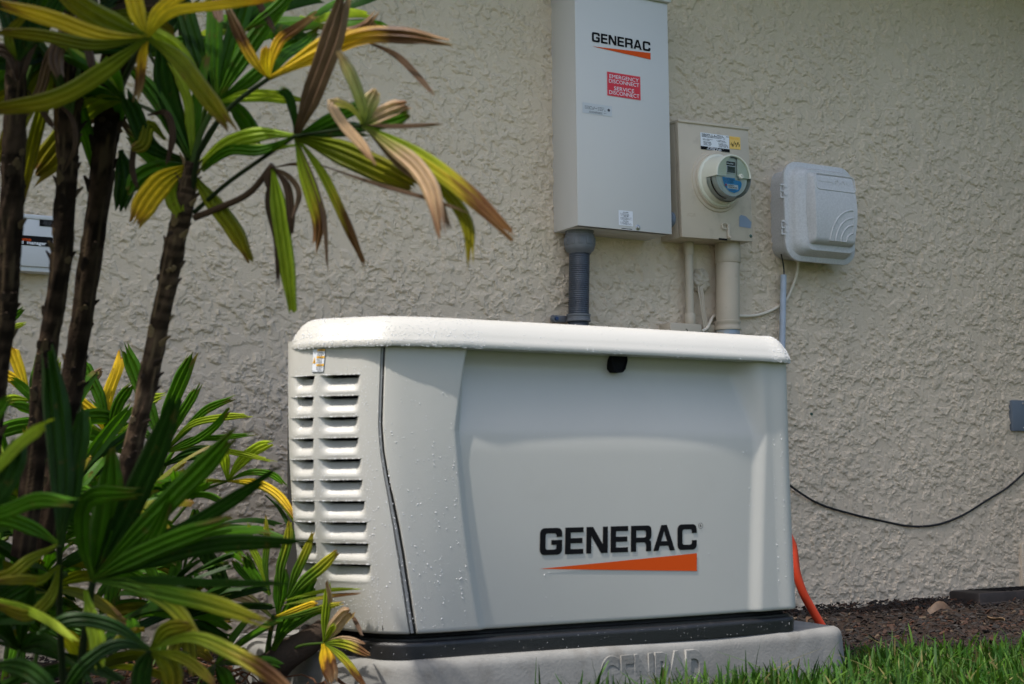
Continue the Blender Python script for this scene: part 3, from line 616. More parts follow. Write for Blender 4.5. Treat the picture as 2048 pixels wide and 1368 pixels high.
while a < .020:
    w_ = rs.choice((.0006, .0010, .0014)); rect(mb, lambda a, b: mp(a, b, .0012), a, a+w_, -.038, -.0335, 2); a += w_+rs.choice((.0007, .0011))
V2, F2 = text2d('ACD55573', .0056, .02); mb.flat(V2, F2, lambda a, b: mp(-.017+a, -.0315+b, .0012), 2)
mb.add([mp(-.0255+.0035*math.cos(t), -.029+.0045*math.sin(t), .0007) for t in np.linspace(0, 2*np.pi, 14, endpoint=False)], [tuple(range(14))], 3)
mb.build('blue_label', [M_blue, M_white, M_ink, mat('faded_red_dot', (.40, .06, .09), .5)], face, smooth=False)
mb = MB(); mb.lathe([(0, .008), (.007, .0075), (.009, .004), (.0095, -.01)], (cx+.030, MY-yd, cz+.002), n=24)
for dx_ in (-.003, .003): mb.add([(cx+.030+dx_+.0012*math.cos(t), MY-yd-.0085, cz+.003+.0015*math.sin(t)) for t in np.linspace(0, 2*np.pi, 8, endpoint=False)], [tuple(range(8))], 1)
mb.build('optical_port', [M_meter, M_blk], mtr)
mb = MB(); mb.grid(mlathe([(.0755, .040), (.0735, yd*.7), (.0715, yd*.96), (.0715, yd+.003), (.0690, yd+.005), (.0665, yd+.004), (.0655, yd+.001)], 180, 360, 0, 44)); mb.grid(mlathe([(.0655, yd+.001), (.04, yd+.0015), (.001, yd+.0015)], 0, 360, 0, 44)); mb.build('glass_cover', M_glass, mtr)
# labels, hasp and patches on the meter box
ym = MY-.0012
def lab(p00, p10, p01, y=ym):
    A, B, D_ = at(*p00, y), at(*p10, y), at(*p01, y)
    def f(a, b, d=0): q = A+(B-A)*a+(D_-A)*b; return (q[0], y-d, q[2])
    return f
mp = lab((1401.5, 298), (1459.5, 305), (1400.5, 264.5)); mb = MB(); rect(mb, mp, 0, 1, 0, 1, 0); rect(mb, lambda a, b: mp(a, b, .0004), 0, 1, 0, .19, 1)
fineprint(mb, lambda a, b: mp(a, b, .0005), .05, .99, .90, .055, 1, 31, 3, .075); fineprint(mb, lambda a, b: mp(a, b, .0005), .08, .42, .62, .04, 1, 32, 2, .06); fineprint(mb, lambda a, b: mp(a, b, .0005), .55, .9, .62, .04, 1, 33, 2, .06)
fineprint(mb, lambda a, b: mp(a, b, .0005), .10, .40, .45, .04, 1, 34, 4, .06); fineprint(mb, lambda a, b: mp(a, b, .0005), .62, .95, .45, .04, 1, 35, 4, .065); fineprint(mb, lambda a, b: mp(a, b, .0008), .2, .85, .13, .045, 2, 36, 3, .055)
mb.build('instruction_label', [M_white, M_blk, M_white], mcov, smooth=False)
mp = lab((1458.5, 297), (1481, 299.5), (1458, 272)); mb = MB(); rect(mb, mp, 0, 1, 0, 1, 0); fineprint(mb, lambda a, b: mp(a, b, .0005), .06, .95, .86, .05, 1, 41, 2, .08); rs = random.Random(9)
for k in range(9): a, b_ = .12+.09*k, .16+.30*rs.random(); mb.add([mp(a, b_, .0006), mp(a+.05, b_-.01, .0006), mp(a+.09+.05*rs.random(), b_+.2, .0006), mp(a+.05, b_+.19, .0006)], [(0, 1, 2, 3)], 2)
mb.build('yellow_inspection_tag', [M_yel, M_warn, M_blk], mcov, smooth=False)
mp = lab((1478.5, 453), (1503, 457), (1478.5, 430)); mb = MB(); pl = [(0, 0), (.93, 0), (1, .55), (.55, .98), (.15, 1.05), (0, .85)]; V2, F2 = curve_fill([pl]); mb.flat(V2, F2, mp); mb.build('bare_paint_patch', M_bluegr, mcov, smooth=False)
q = at(1502, 472, ym); mb = MB(); mb.lathe([(0, .004), (.004, .003), (.006, 0)], (q[0], MY, q[2]), n=8); mb.build('green_bolt', M_green, mcov)
q = at(1447, 478, ym); mb = MB(); mb.box(q[0]-.019, q[0]+.016, ym-.0003, ym+.001, q[2]-.004, q[2]+.002, mat=1); q2 = at(1457, 475, ym)
mb.box(q2[0]-.006, q2[0]+.006, MY-.006, MY-.001, q2[2]-.006, q2[2]+.045, bev=.003); mb.lathe([(0, .010), (.003, .010), (.0055, .007), (.0055, 0)], (q2[0], MY-.003, q2[2]), n=12)
th = np.linspace(0, 2*np.pi*.85, 14); mb.tube([(q2[0]-.018+.012*math.cos(t), MY-.007, q2[2]+.036+.010*math.sin(t)) for t in th], .0022, n=6); mb.build('hasp', [M_tan, M_blk], mcov)
q = at(1375, 431, ym); text3d('SQD', 'stamped_mark', .016, 0, .0005, (q[0], MY-.0005, q[2]), 1.1, M_tan, mcov, bev=.0002)

# ------------------------------------------------------------------ pipes, cables and boxes around the meter
def pipe(name, label, px_t, px_b, y, r, z_t, z_b, m, cat='pipe', fits=()):
    t_, b_ = at(*px_t, y), at(*px_b, y); L = lambda z: (t_[0]+(b_[0]-t_[0])*(z-t_[2])/(b_[2]-t_[2]), y, z)
    root = empty(name, L(z_b), label, cat); mb = MB(); mb.tube([L(z) for z in np.linspace(z_t, z_b, 8)], r, n=36); mb.build('tube', m, root)
    for nm, za, zc, rr, mm in fits:
        mb = MB(); c = L((za+zc)/2); h2 = (za-zc)/2; mb.lathe([(r*.9, h2), (rr-.001, h2), (rr, h2-.0015), (rr, -h2+.0015), (rr-.001, -h2), (r*.9, -h2)], c, 'z', n=36); mb.build(nm, mm, root)
    return root, L
pipe('thin_riser_pipe', 'thin tan painted riser pipe below the meter box', (1377, 490), (1380, 640), -.034, .0140, 1.29, 1.0, M_tanpipe, fits=(('coupling', 1.281, 1.238, .0172, M_tanpipe), ('adapter', 1.042, 1.004, .0185, M_tanpipe)))
rp, LP = pipe('thick_riser_pipe', 'thick tan painted riser pipe below the meter box, paint worn blue at its foot', (1455.5, 500), (1455.5, 640), -.052, .0395, 1.29, .30, M_tanpipe, fits=(('coupling', 1.285, 1.218, .0425, M_tanpipe),))
c = LP(at(1455, 652, -.052)[2]); mb = MB(); mb.lathe([(.040, .017), (.0435, .016), (.044, .010), (.0415, .006), (.0415, -.004), (.044, -.008), (.0435, -.014), (.040, -.015)], c, 'z', n=36); mb.box(c[0]-.095, c[0]-.02, -.026, -.006, c[2]-.022, c[2]+.006, bev=.004); mb.build('pipe_strap', M_tanpipe, rp)
mb = MB(); mb.tube([(c[0], c[1], c[2]-.014), (c[0], c[1], c[2]-.06)], .0402, n=36); mb.build('worn_patch', mat('worn_pipe_paint', (.33, .34, .33), .5, dirt=((.25, .33, .42), 22, .45, .6, .9)), rp)
cj = at(1368, 655, -.05); jb = empty('junction_box', (cj[0], 0, .9), 'small tan junction box under the thin riser pipe', 'junction box')
mb = MB(); mb.box(at(1334, 655, -.06)[0]+.012, at(1403, 662, -.06)[0], -.062, 0, .90, 1.006, bev=.004); jbo = mb.build('box_body', M_tanpipe, jb)
mb = MB(); q = at(1372, 661, -.063); mb.tube([(q[0]+.006*math.cos(t), -.0625, q[2]+.005*math.sin(t)) for t in np.linspace(-1.6, 1.6, 8)], .0012, n=6); mb.build('knockout', M_blk, jb)
# lump of sealant in the wall with its three wires
q = at(1399, 562, 0); mb = MB(); bm_ = bmesh.new(); bmesh.ops.create_icosphere(bm_, subdivisions=5, radius=1)
for v in bm_.verts:
    c_ = v.co; n_ = float(fbm(np.array(c_.x*2+c_.y+5), np.array(c_.z*2-c_.y+5), 1.6, 4, 77)); r_ = .75+.75*n_
    v.co = (q[0]+c_.x*.031*r_, -.002+c_.y*.022*r_, q[2]+c_.z*.036*r_)
mb.bm(bm_); tag(mb.build('sealant_lump', M_tanpipe), 'rough lump of tan sealant plugging the wall hole between the riser pipes', 'sealant')
for k, (dx_, e, r_, lb) in enumerate(((0, (1409, 663), .0034, 'leftmost'), (5, (1413, 664), .0034, 'middle'), (9, (1417, 662), .0030, 'rightmost'))):
    P_ = [at(1396+dx_*.8, 574, -.020), at(1399+dx_*.9, 592, -.030), at(1403+dx_*.6, 620, -.034), at(*e, -.036)]
    P_ = np.array(P_); tt = np.linspace(0, 3, 24); cu_ = np.stack([np.interp(tt, range(4), P_[:, i]) for i in range(3)], 1); cu_[1:-1] = (cu_[:-2]+cu_[1:-1]*2+cu_[2:])/4
    mb = MB(); mb.tube(cu_, r_, n=8); tag(mb.build('painted_wire', M_tanpipe), '%s of the three tan painted wires hanging from the sealant lump' % lb, 'wire', 'wires hanging from the sealant lump')
mb = MB(); mb.tube([at(1413, 659, -.03), at(1413.5, 690, -.03)], .0028, n=8); tag(mb.build('blue_wire', mat('bright_blue_wire', (.02, .20, .55), .4)), 'short bright blue wire end showing just above the generator lid', 'wire')
def spl(P, n=60):
    P = np.asarray(P, float); d = np.concatenate([[0], np.cumsum(np.linalg.norm(np.diff(P, axis=0), axis=1))]); u_ = np.arange(len(P)); return catmull(P, np.linspace(0, len(P)-1, n))
pc = [at(x, y, yy) for x, y, yy in ((1597, 515, -.05), (1594, 545, -.03), (1583, 578, -.014), (1572, 600, -.012), (1540, 622, -.012), (1510, 631, -.012), (1478, 632, -.012), (1450, 632, -.006), (1427, 633, -.014), (1420, 645, -.03), (1412, 658, -.045), (1403, 663, -.05))]
mb = MB(); mb.tube(spl(pc, 120), .0052, n=10); tag(mb.build('cream_cable', M_cable), 'cream cable curving from the rounded grey box behind the thick riser pipe', 'cable')
rp2, _ = pipe('phone_conduit', 'slim pale blue-grey pipe below the rounded grey box', (1567, 550), (1564.5, 690), -.034, .0105, at(1567, 550, -.034)[2], .62, M_bpipe, cat='pipe')
mb = MB(); mb.tube(spl([at(1562, 508, -.035), at(1566, 525, -.034), at(1568, 545, -.034), at(1568, 560, -.034)], 16), .0024, n=8); tag(mb.build('black_lead', M_bcable), 'thin black lead dropping from the rounded grey box into the slim pipe', 'cable')

# ------------------------------------------------------------------ rounded grey communications box
xf = empty('communications_box', (3.36, 0, 1.25), 'rounded mottled grey plastic box with raised wireless arcs on its lid', 'utility box')
def rrect(cx_, cz_, w_, h_, r_, n=8):
    o_ = []
    for sx, sz, a0 in ((1, 1, 0), (-1, 1, 90), (-1, -1, 180), (1, -1, 270)):
        for t in np.linspace(a0, a0+90, n): o_.append((cx_+sx*(w_/2-r_)+r_*math.cos(math.radians(t)), cz_+sz*(h_/2-r_)+r_*math.sin(math.radians(t))))
    return o_
def rloft(mb, rows, cap=True, mat_=0):
    G = np.array([[(a, y, c) for a, c in rrect(*r[:5])] for *r, y in rows]); mb.grid(G, mat_, closed=True)
    if cap: mb.add(G[-1], [tuple(range(G.shape[1]))], mat_)
xc, zc = 3.352, 1.412; W_, H_ = .315, .345
mb = MB(); rloft(mb, [(xc, zc, W_-.035, H_-.035, .05, 0), (xc, zc, W_-.035, H_-.035, .05, -.088)], False); mb.build('box_back', M_xf, xf)
mb = MB(); rloft(mb, [(xc, zc, W_, H_, .06, -.084), (xc, zc, W_+.002, H_+.002, .06, -.090), (xc, zc, W_, H_, .06, -.096), (xc, zc, W_-.012, H_-.012, .056, -.0985), (xc, zc, W_-.034, H_-.034, .05, -.101), (xc, zc, W_-.046, H_-.044, .046, -.112), (xc, zc+.0, W_-.06, H_-.058, .044, -.124), (xc+.012, zc+.002, W_-.098, H_-.066, .03, -.134)], True)
# bulging centre shell: curved in height, highest in the middle
nz, nx = 30, 26; G = []
for j in range(nz):
    v = j/(nz-1); z_ = zc-H_/2+.050+(H_-.085)*v; bul = .148+.020*math.sin(math.pi*min(1, max(0, v*.86+.10)))
    row = []
    for i in range(nx):
        u_ = i/(nx-1); hw = (W_-.098)/2-.004*math.cos(v*6.2); ex = min(u_, 1-u_)/.08; ez = min(v, 1-v)/.06; s_ = min(1, ex)**.5*min(1, ez)**.5 if ex > 0 and ez > 0 else 0
        row.append((xc+.012-hw+2*hw*u_, -.115-(bul-.115)*s_, z_))
    G.append(row)
mb.grid(np.array(G)); xl = mb.build('hinged_lid', M_xf, xf, ang=50)
def bul_y(z): v = (z-(zc-H_/2+.050))/(H_-.085); return -(.148+.020*math.sin(math.pi*min(1, max(0, v*.86+.10))))
mb = MB(); ax_, az_ = xc+.088, zc-.104
for r0_, r1_ in ((.030, .012), (.058, .0), (.083, .0), (.110, .0)):
    pts = [(ax_-r0_*math.sin(t)*.92, bul_y(az_+r0_*math.cos(t))-.0002, az_+r0_*math.cos(t)) for t in np.linspace(0, math.pi/2, 18)]; mb.tube(pts, .0026, n=8)
mb.tube([(ax_, bul_y(az_+z_)-.0002, az_+z_) for z_ in np.linspace(.03, .11, 8)], .0016, n=8)
for a, b_ in ((.030, .058), (.066, .083), (.090, .112)): mb.tube([(ax_-a*.92, bul_y(az_)-.0004, az_), (ax_-b_*.92, bul_y(az_)-.0004, az_)], .0024, n=8)
mb.build('raised_arcs', M_xf, xl)
mb = MB(); pz = zc+.098; o_ = rrect(xc+.018, pz, .176, .056, .012, 6); mb.tube([(a, bul_y(c)-.0004, c) for a, c in o_+o_[:1]], .0022, n=8); mb.build('name_plate_rim', M_xf, xl)
text3d('powered by', 'raised_small_words', .013, 0, .0008, (xc-.062, bul_y(pz)+.0002, pz-.003), 1.0, M_xf, xl, bev=.0002)
text3d('xfinity', 'raised_name', .034, .0004, .0012, (xc+.000, bul_y(pz)+.0002, pz-.012), 1.0, M_xf, xl, bev=.0004)
for z_ in (zc+.065, zc-.062):
    mb = MB(); hx = xc-W_/2-.003
    for dz in (-.022, 0, .022): mb.box(hx-.010, hx+.012, -.094, -.082, z_+dz-.003, z_+dz+.003, bev=.0012)
    mb.tube([(hx-.006, -.088, z_-.024), (hx-.006, -.088, z_+.024)], .003, n=8); mb.box(hx+.003, hx+.030, -.1000, -.090, z_-.016, z_-.012); mb.box(hx+.003, hx+.030, -.1000, -.090, z_+.012, z_+.016); mb.build('hinge', M_xf, xf)

# ------------------------------------------------------------------ load manager at the left
lm = empty('load_manager_box', (.68, 0, 1.04), 'pale grey load manager box on the wall behind the dark palm stems', 'electrical box')
yl_ = -.052; A, B, D_ = at(104, 535, yl_), at(115, 433, yl_), at(2, 424, yl_)
lx0, lx1, lz0, lz1 = .50, (A[0]+B[0])/2+.003, (at(50, 533, yl_)[2]+A[2])/2, B[2]
mb = MB(); mb.box(lx0, lx1, yl_, 0, lz0, lz1-.008, bev=.004); mb.box(lx0+.004, lx1-.004, yl_-.003, yl_+.01, lz1-.012, lz1, bev=.003); mb.box(lx0+.004, lx1-.004, yl_+.006, 0, lz0-.012, lz0+.002, bev=.003); lb = mb.build('box_body', M_box, lm)
mp = lambda x, z, d=0: (x, yl_-.0012-d, z); mb = MB(); q0, q1 = at(20, 490, yl_), at(105, 494, yl_); h0 = at(60, 471.5, yl_)[2]; h1 = at(60, 491, yl_)[2]
V2, F2 = curve_fill([rrect((.56+q1[0])/2, (h0+h1)/2, q1[0]-.56, h0-h1, .004, 4)]); mb.flat(V2, F2, mp)
am = at(48, 481.5, yl_); V2, F2 = text2d('50 amp', .0125, .03); wd = [a for a, b in V2]; mb.flat(V2, F2, lambda a, b: mp(am[0]+(a-.0215)*1.12, am[2]+b, .0006), 1)
e_ = at(92, 491.5, yl_); V2, F2 = text2d('load  manager', .0125, .03, 'RIGHT'); mb.flat(V2, F2, lambda a, b: mp(e_[0]+a*1.12, e_[2]+b+.001, .0006), 2)
mb.build('name_label', [M_blk, M_org, M_white], lb, smooth=False)
q0, q1 = at(79, 452, yl_), at(112, 439, yl_); mb = MB(); rect(mb, mp, q0[0], q1[0], q0[2], q1[2], 0); fineprint(mb, lambda a, b: mp(a, b, .0006), q0[0]+.008, q1[0]-.006, q1[2]-.006, .0016, 1, 3, 5, .0028)
mb.build('rating_label', [M_blk, mat('grey_print', (.12, .12, .13), .6)], lb, smooth=False)
q = at(9, 433, yl_); mb = MB(); mb.lathe([(0, .002), (.004, .002), (.005, 0)], (q[0], yl_-.001, q[2]), n=14); mb.build('corner_screw', M_blk, lb)

# ------------------------------------------------------------------ right-hand side: plate, cable, hose, drain, leaf
pl_ = empty('blank_cover_plate', (4.42, 0, .73), 'blue-grey weatherproof cover plate low on the wall at the right edge', 'cover plate')
q = at(2024, 800, -.018); q2 = at(2030, 862, -.018); mb = MB(); mb.box(q[0], q[0]+.115, -.018, 0, q2[2], q[2], bev=.003); p_ = mb.build('plate', M_bpipe if False else mat('slate_plate_paint', (.13, .16, .20), .5), pl_)
for dz in (.012, q[2]-q2[2]-.012): mb = MB(); mb.lathe([(0, .003), (.003, .0025), (.0045, 0)], (q[0]+.06, -.018, q2[2]+dz), n=8); mb.build('plate_screw', M_steel, pl_)
mb = MB(); pc = [at(x, y, yy) for x, y, yy in ((1560, 955, -.03), (1592, 980, -.02), (1635, 1006, -.010), (1700, 1027, -.008), (1760, 1041, -.008), (1830, 1053, -.008), (1880, 1048, -.008), (1920, 1033, -.008), (1975, 1000, -.008), (2015, 975, -.009), (2048, 946, -.012), (2090, 900, -.01))]
mb.tube(spl(pc, 160), .0040, n=8); tag(mb.build('black_cable', M_bcable), 'black cable sagging along the wall to the right of the generator', 'cable')
mb = MB(); pc = [(2.02, -.42, .58), (2.10, -.44, .50)]+[tuple(at(x, y, yy)) for x, y, yy in ((1585, 1090, -.50), (1594, 1150, -.50), (1606, 1185, -.50), (1626, 1222, -.50), (1641, 1248, -.50), (1665, 1285, -.50))]
mb.tube(spl(pc, 60), .0128, n=20); tag(mb.build('orange_conduit', M_hose), 'bright orange plastic conduit curving out from behind the generator into the mulch', 'conduit')
dr = empty('downspout_drain', (4.2, -.1, .03), 'dark brown corrugated downspout drain lying at the wall foot on the right', 'drain')
a, b_ = at(1944, 1186, -.17), at(2060, 1205, -.17); mb = MB(); zt = a[2]
mb.box(a[0], 4.80, -.205, -.06, .02, zt+.002, bev=.008, M=None)
for k in range(9): mb.box(-.004, .004, -.205, -.075, zt+.001, zt+.0045, mat=1, M=Matrix.Translation((a[0]+.11+.035*k, 0, 0)) @ Matrix.Translation((0, -.14, 0)) @ Matrix.Rotation(.5, 4, 'Z') @ Matrix.Translation((0, .14, 0)))
mb.build('drain_body', [M_drain, M_blk], dr); mb = MB(); mb.box(a[0]-.014, 4.80, -.222, -.05, .018, .040, bev=.006); mb.box(a[0]-.006, 4.80, -.212, -.05, .045, .056, bev=.004); mb.build('drain_flange', M_drain, dr)
mb = MB(); q = at(1880, 1252, -.36); rs = np.random.default_rng(3); G = []
for i in range(9):
    t = i/8; wv = .032*math.sin(math.pi*min(1, t*.9+.08))**.7; G.append([(q[0]-.05+.10*t, q[1]+wv*(j-3)/3*.5-.01*t, zground(q[0], q[1])+.012+.034*math.sin(math.pi*t)*(1-.5*((j-3)/3)**2)+.012*(j/6)+.003*rs.random()) for j in range(7)])
mb.grid(np.array(G)); tag(mb.build('dry_leaf', mat('dry_leaf_brown', (.075, .045, .027), .7, var=.3, vscale=60)), 'pale tan curled dry leaf lying on the mulch right of the pad', 'leaf')
mb = MB(); pc = [at(x, y, -.62) for x, y in ((1690, 1289), (1760, 1288), (1860, 1290), (1960, 1289), (2080, 1287))]; mb.tube(spl(pc, 30), .0022, n=6); tag(mb.build('dry_twig', mat('twig', (.16, .10, .07), .8)), 'long thin dry twig lying across the mulch behind the grass', 'twig')

# ------------------------------------------------------------------ mulch chips and grass
def chips():
    rs = np.random.default_rng(11); V = []; F = []; Cc = []; n = 0; N = 15000
    xs = np.concatenate([rs.uniform(2.2, 4.8, 8000), rs.uniform(.2, 2.2, 7000)]); ys = np.concatenate([rs.uniform(-1.08, 0, 8000), rs.uniform(-1.9, 0, 7000)])
    pal = np.array([(.035, .022, .017), (.055, .03, .02), (.09, .04, .022), (.15, .055, .022), (.07, .06, .055), (.22, .15, .09), (.028, .02, .018)])
    for x, y in zip(xs, ys):
        if mulch_mask(np.float64(x), np.float64(y)) < .5: continue
        L = .003+.013*rs.random()**2.2; w_ = L*(.22+.4*rs.random()); t = .0012+.003*rs.random(); a = rs.random()*6.28; p_ = rs.normal()*.35; r_ = rs.normal()*.35
        Mx = Matrix.Translation((x, y, zground(x, y)+.004+.008*rs.random())) @ Matrix.Rotation(a, 4, 'Z') @ Matrix.Rotation(p_, 4, 'Y') @ Matrix.Rotation(r_, 4, 'X')
        k = .6+.4*rs.random(); v = [(-L, -w_*k, 0), (L*.8, -w_, 0), (L, w_*.5, 0), (-L*.7, w_, 0), (-L*.9, -w_*k, t), (L*.7, -w_*.8, t), (L*.9, w_*.4, t), (-L*.6, w_*.8, t)]
        V += [(Mx @ Vector(q))[:] for q in v]; F += [tuple(n+i for i in f) for f in ((0, 3, 2, 1), (4, 5, 6, 7), (0, 1, 5, 4), (1, 2, 6, 5), (2, 3, 7, 6), (3, 0, 4, 7))]
        c = pal[rs.choice(7, p=[.22, .20, .17, .12, .13, .07, .09])]*(.14+.28*rs.random()); Cc += [c]*8; n += 8
    mb = MB(); mb.v = [np.array(V)]; mb.f = F; mb.m = [0]*len(F); mb.c = [np.array(Cc)]; mb.hc = True; mb.n = n
    tag(mb.build('mulch_chips', M_chip, smooth=False), 'reddish brown bark mulch chips covering the bed along the wall', 'mulch', kind='stuff')
chips()
def grass():
    rs = np.random.default_rng(21); V = []; F = []; Cc = []; n = 0
    def blade(x, y, z, h, w_, a, lean, c0, c1):
        nonlocal n; d = np.array([math.cos(a), math.sin(a), 0]); s_ = np.array([-math.sin(a), math.cos(a), 0]); tw = rs.normal()*.5; s_ = s_*math.cos(tw)+np.array([0, 0, .2])*math.sin(tw)
        for i in range(5):
            t = i/4; p_ = np.array([x, y, z])+d*lean*t*t*h+np.array([0, 0, 1])*h*(t-.32*min(1.4, lean)*t*t*.6); ww = w_*(.75+.5*t-1.12*t**3)*.5
            V.extend([p_-s_*ww+d*ww*.25, p_+s_*ww+d*ww*.25]); cc = np.array(c0)*(1-t)+np.array(c1)*t; Cc.extend([cc, cc])
        for i in range(4): F.append((n+2*i, n+2*i+1, n+2*i+3, n+2*i+2))
        n += 10
    pal = [((.04, .07, .010), (.04, .13, .012)), ((.045, .07, .010), (.07, .17, .012)), ((.05, .08, .015), (.10, .20, .03)), ((.015, .04, .006), (.025, .085, .010)), ((.14, .12, .05), (.18, .17, .06)), ((.05, .09, .02), (.10, .20, .05))]
    k = 0
    while k < 13500:
        x = rs.uniform(1.42, 4.7); y = rs.uniform(-1.95, -.93)
        if x < 2.5 and y > -1.215: continue
        if x < 1.44+.16*rs.random(): continue
        edge = mulch_mask(np.float64(x), np.float64(y))
        if edge > .5 and rs.random() > (.05 if y > -1.0 else .03): continue
        k += 1; near = .75+.35*vn1(x*4, y*4); far = 1.0
        h = (.053+.060*rs.random()**1.5)*near*(.84+.16*min(1, max(0, (x-1.6)/.9)))*(1-.30*min(1, max(0, (x-2.3)/.4))); 
        if rs.random() < .06: h *= 1.45
        c = pal[rs.choice(6, p=[.28, .22, .12, .22, .07, .09])]; f_ = .5+.45*rs.random()
        blade(x, y, .012, h, .0058+.0052*rs.random(), rs.random()*6.28, abs(rs.normal())*.75, np.array(c[0])*f_, np.array(c[1])*f_)
    mb = MB(); mb.v = [np.array(V)]; mb.f = F; mb.m = [0]*len(F); mb.c = [np.array(Cc)]; mb.hc = True; mb.n = n
    tag(mb.build('grass', M_grass), 'green broad-bladed lawn grass in front of the pad and mulch', 'grass', kind='stuff')
def vn1(x, y): return float(vnoise(np.float64(x)+50, np.float64(y)+50, 88))
grass()

# ------------------------------------------------------------------ palms
KIND = {
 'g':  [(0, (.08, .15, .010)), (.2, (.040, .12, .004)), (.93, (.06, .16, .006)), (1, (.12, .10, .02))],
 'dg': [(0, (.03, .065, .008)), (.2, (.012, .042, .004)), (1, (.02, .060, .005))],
 'l':  [(0, (0.200, 0.300, .02)), (.5, (0.250, 0.338, .018)), (1, (0.325, 0.388, .03))],
 'o':  [(0, (0.112, 0.156, .008)), (.5, (0.150, 0.163, .007)), (.95, (0.213, 0.175, .012)), (1, (0.175, 0.100, .03))],
 'y':  [(0, (0.400, 0.350, .02)), (.4, (0.625, 0.450, .02)), (.9, (0.625, 0.425, .03)), (1, (0.312, 0.163, .04))],
 'gy': [(0, (0.060, 0.144, .015)), (.5, (0.096, 0.180, .015)), (.75, (0.360, 0.360, .03)), (.96, (0.504, 0.456, .05)), (1, (0.240, 0.120, .05))],
 'yb': [(0, (0.540, 0.408, .02)), (.35, (0.660, 0.432, .02)), (.52, (0.540, 0.288, .03)), (.6, (0.084, 0.030, .012)), (.8, (0.180, 0.096, .045)), (1, (0.312, 0.204, .11))],
 'lb': [(0, (0.144, 0.228, .02)), (.45, (0.288, 0.324, .02)), (.62, (0.396, 0.312, .03)), (.74, (0.108, 0.042, .015)), (1, (0.240, 0.132, .06))],
 'b':  [(0, (.10, .06, .035)), (.5, (.14, .085, .055)), (1, (.20, .135, .095))],
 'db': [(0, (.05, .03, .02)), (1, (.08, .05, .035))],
 'pb': [(0, (0.176, 0.220, .04)), (.25, (0.330, 0.308, .10)), (.4, (0.462, 0.319, .20)), (.8, (0.495, 0.341, .21)), (1, (0.275, 0.154, .09))],
 'pg': [(0, (.14, .20, .04)), (.5, (.30, .33, .12)), (.8, (.45, .40, .22)), (1, (.45, .32, .22))],
}
LR = random.Random(99)
SC = [1.0]; XF = []
def leaflet(mb, P, W, kind, N0=None, tilt=0.0, pleats=3, fold=.20, base=.28, ragged=.10, edge_brown=0.0):
    P = np.asarray(P, float); n = len(P); T = np.gradient(P, axis=0); T /= np.linalg.norm(T, axis=1)[:, None]+1e-9
    if N0 is None: N0 = -FW
    cols = 2*pleats+1; ss = np.linspace(-1, 1, cols); G = np.zeros((n, cols, 3)); K = np.zeros((n, cols, 3)); st_ = KIND[kind]
    tt = [a for a, _ in st_]; stk = [LR.uniform(.78, 1.22) for _ in range(cols)]; L = np.linalg.norm(P[-1]-P[0]); jag = [LR.uniform(-1, .6)*ragged*L for _ in range(cols)]
    ph = LR.random()*6; sh = [LR.uniform(-.10, .10) for _ in range(cols)]
    for i in range(n):
        t = i/(n-1); Sd = np.cross(T[i], N0); Sd /= np.linalg.norm(Sd)+1e-9; Nn = np.cross(Sd, T[i]); a = tilt+.25*math.sin(ph+t*3); S2 = Sd*math.cos(a)+Nn*math.sin(a); N2 = Nn*math.cos(a)-Sd*math.sin(a)
        w_ = W*.50*(base+(1-base)*float(sst(0, .42, t)))*(1-.5*float(sst(.72, 1.02, t)))
        for j in range(cols):
            z_ = fold*W*(1 if j % 2 else -1)*.5+(-.10*W*ss[j]**2)
            G[i, j] = P[i]+S2*ss[j]*w_+N2*z_*(.5+.5*t)+T[i]*jag[j]*float(sst(.75, 1, t))
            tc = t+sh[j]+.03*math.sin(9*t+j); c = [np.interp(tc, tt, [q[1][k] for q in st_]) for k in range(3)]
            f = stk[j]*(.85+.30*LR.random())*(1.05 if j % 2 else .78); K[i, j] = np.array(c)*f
            if edge_brown and t > .55 and LR.random() < edge_brown: K[i, j] = np.array((.12, .06, .03))
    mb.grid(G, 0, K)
def resample(P, n):
    P = np.asarray(P, float)
    if len(P) == 2: P = np.array([P[0], (P[0]+P[1])/2+np.array([0, 0, .02*np.linalg.norm(P[1]-P[0])]), P[1]])
    return catmull(P, np.linspace(0, len(P)-1, n))
def pxleaf(mb, d0, d1, pts, wpx, kind, tilt=0.0, n=16, **kw):        # a leaflet laid through real points at real distances from the camera
    d0 *= SC[0]; d1 *= SC[0]; m_ = len(pts)//2; Q = [atd(pts[2*i], pts[2*i+1], d0+(d1-d0)*i/(m_-1)) for i in range(m_)]
    leaflet(mb, resample(Q, n), wpx*(d0+d1)/2/F_PX/max(.3, math.cos(tilt)), kind, tilt=tilt, **kw)
def fan(parent, leaves, petiole=None, label=None):
    mb = MB()
    for l in leaves:
        kw = l[5] if len(l) > 5 else {}; pxleaf(mb, l[0], l[1], l[2], l[3], l[4], **kw)
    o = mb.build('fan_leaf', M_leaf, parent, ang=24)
    if label: o['label'] = label
    if petiole:
        d0, d1, pts, wp, col = petiole; d0 *= SC[0]; d1 *= SC[0]; m_ = len(pts)//2; Q = [atd(pts[2*i], pts[2*i+1], d0+(d1-d0)*i/(m_-1)) for i in range(m_)]
        mb = MB(); mb.tube(resample(Q, 14), np.linspace(wp*1.25, wp, 14)*(d0+d1)/4/F_PX, n=8, col=col); mb.build('petiole', M_leaf, o)
    return o
GP, DP, BP = (.06, .11, .02), (.02, .035, .012), (.09, .055, .035)
def shades_generator(h, L):
    if h[2] > 1.1 and h[0]+(h[2]-1.1)*.56 > .62: return True
    for z in (.2, .5, .85):
        if h[2] > z:
            q = np.array(h)-np.array(S)*((h[2]-z)/S[2])
            if .98-L < q[0] < 2.4+L and -1.25-L*.8 < q[1] < -.4: return True
    return False
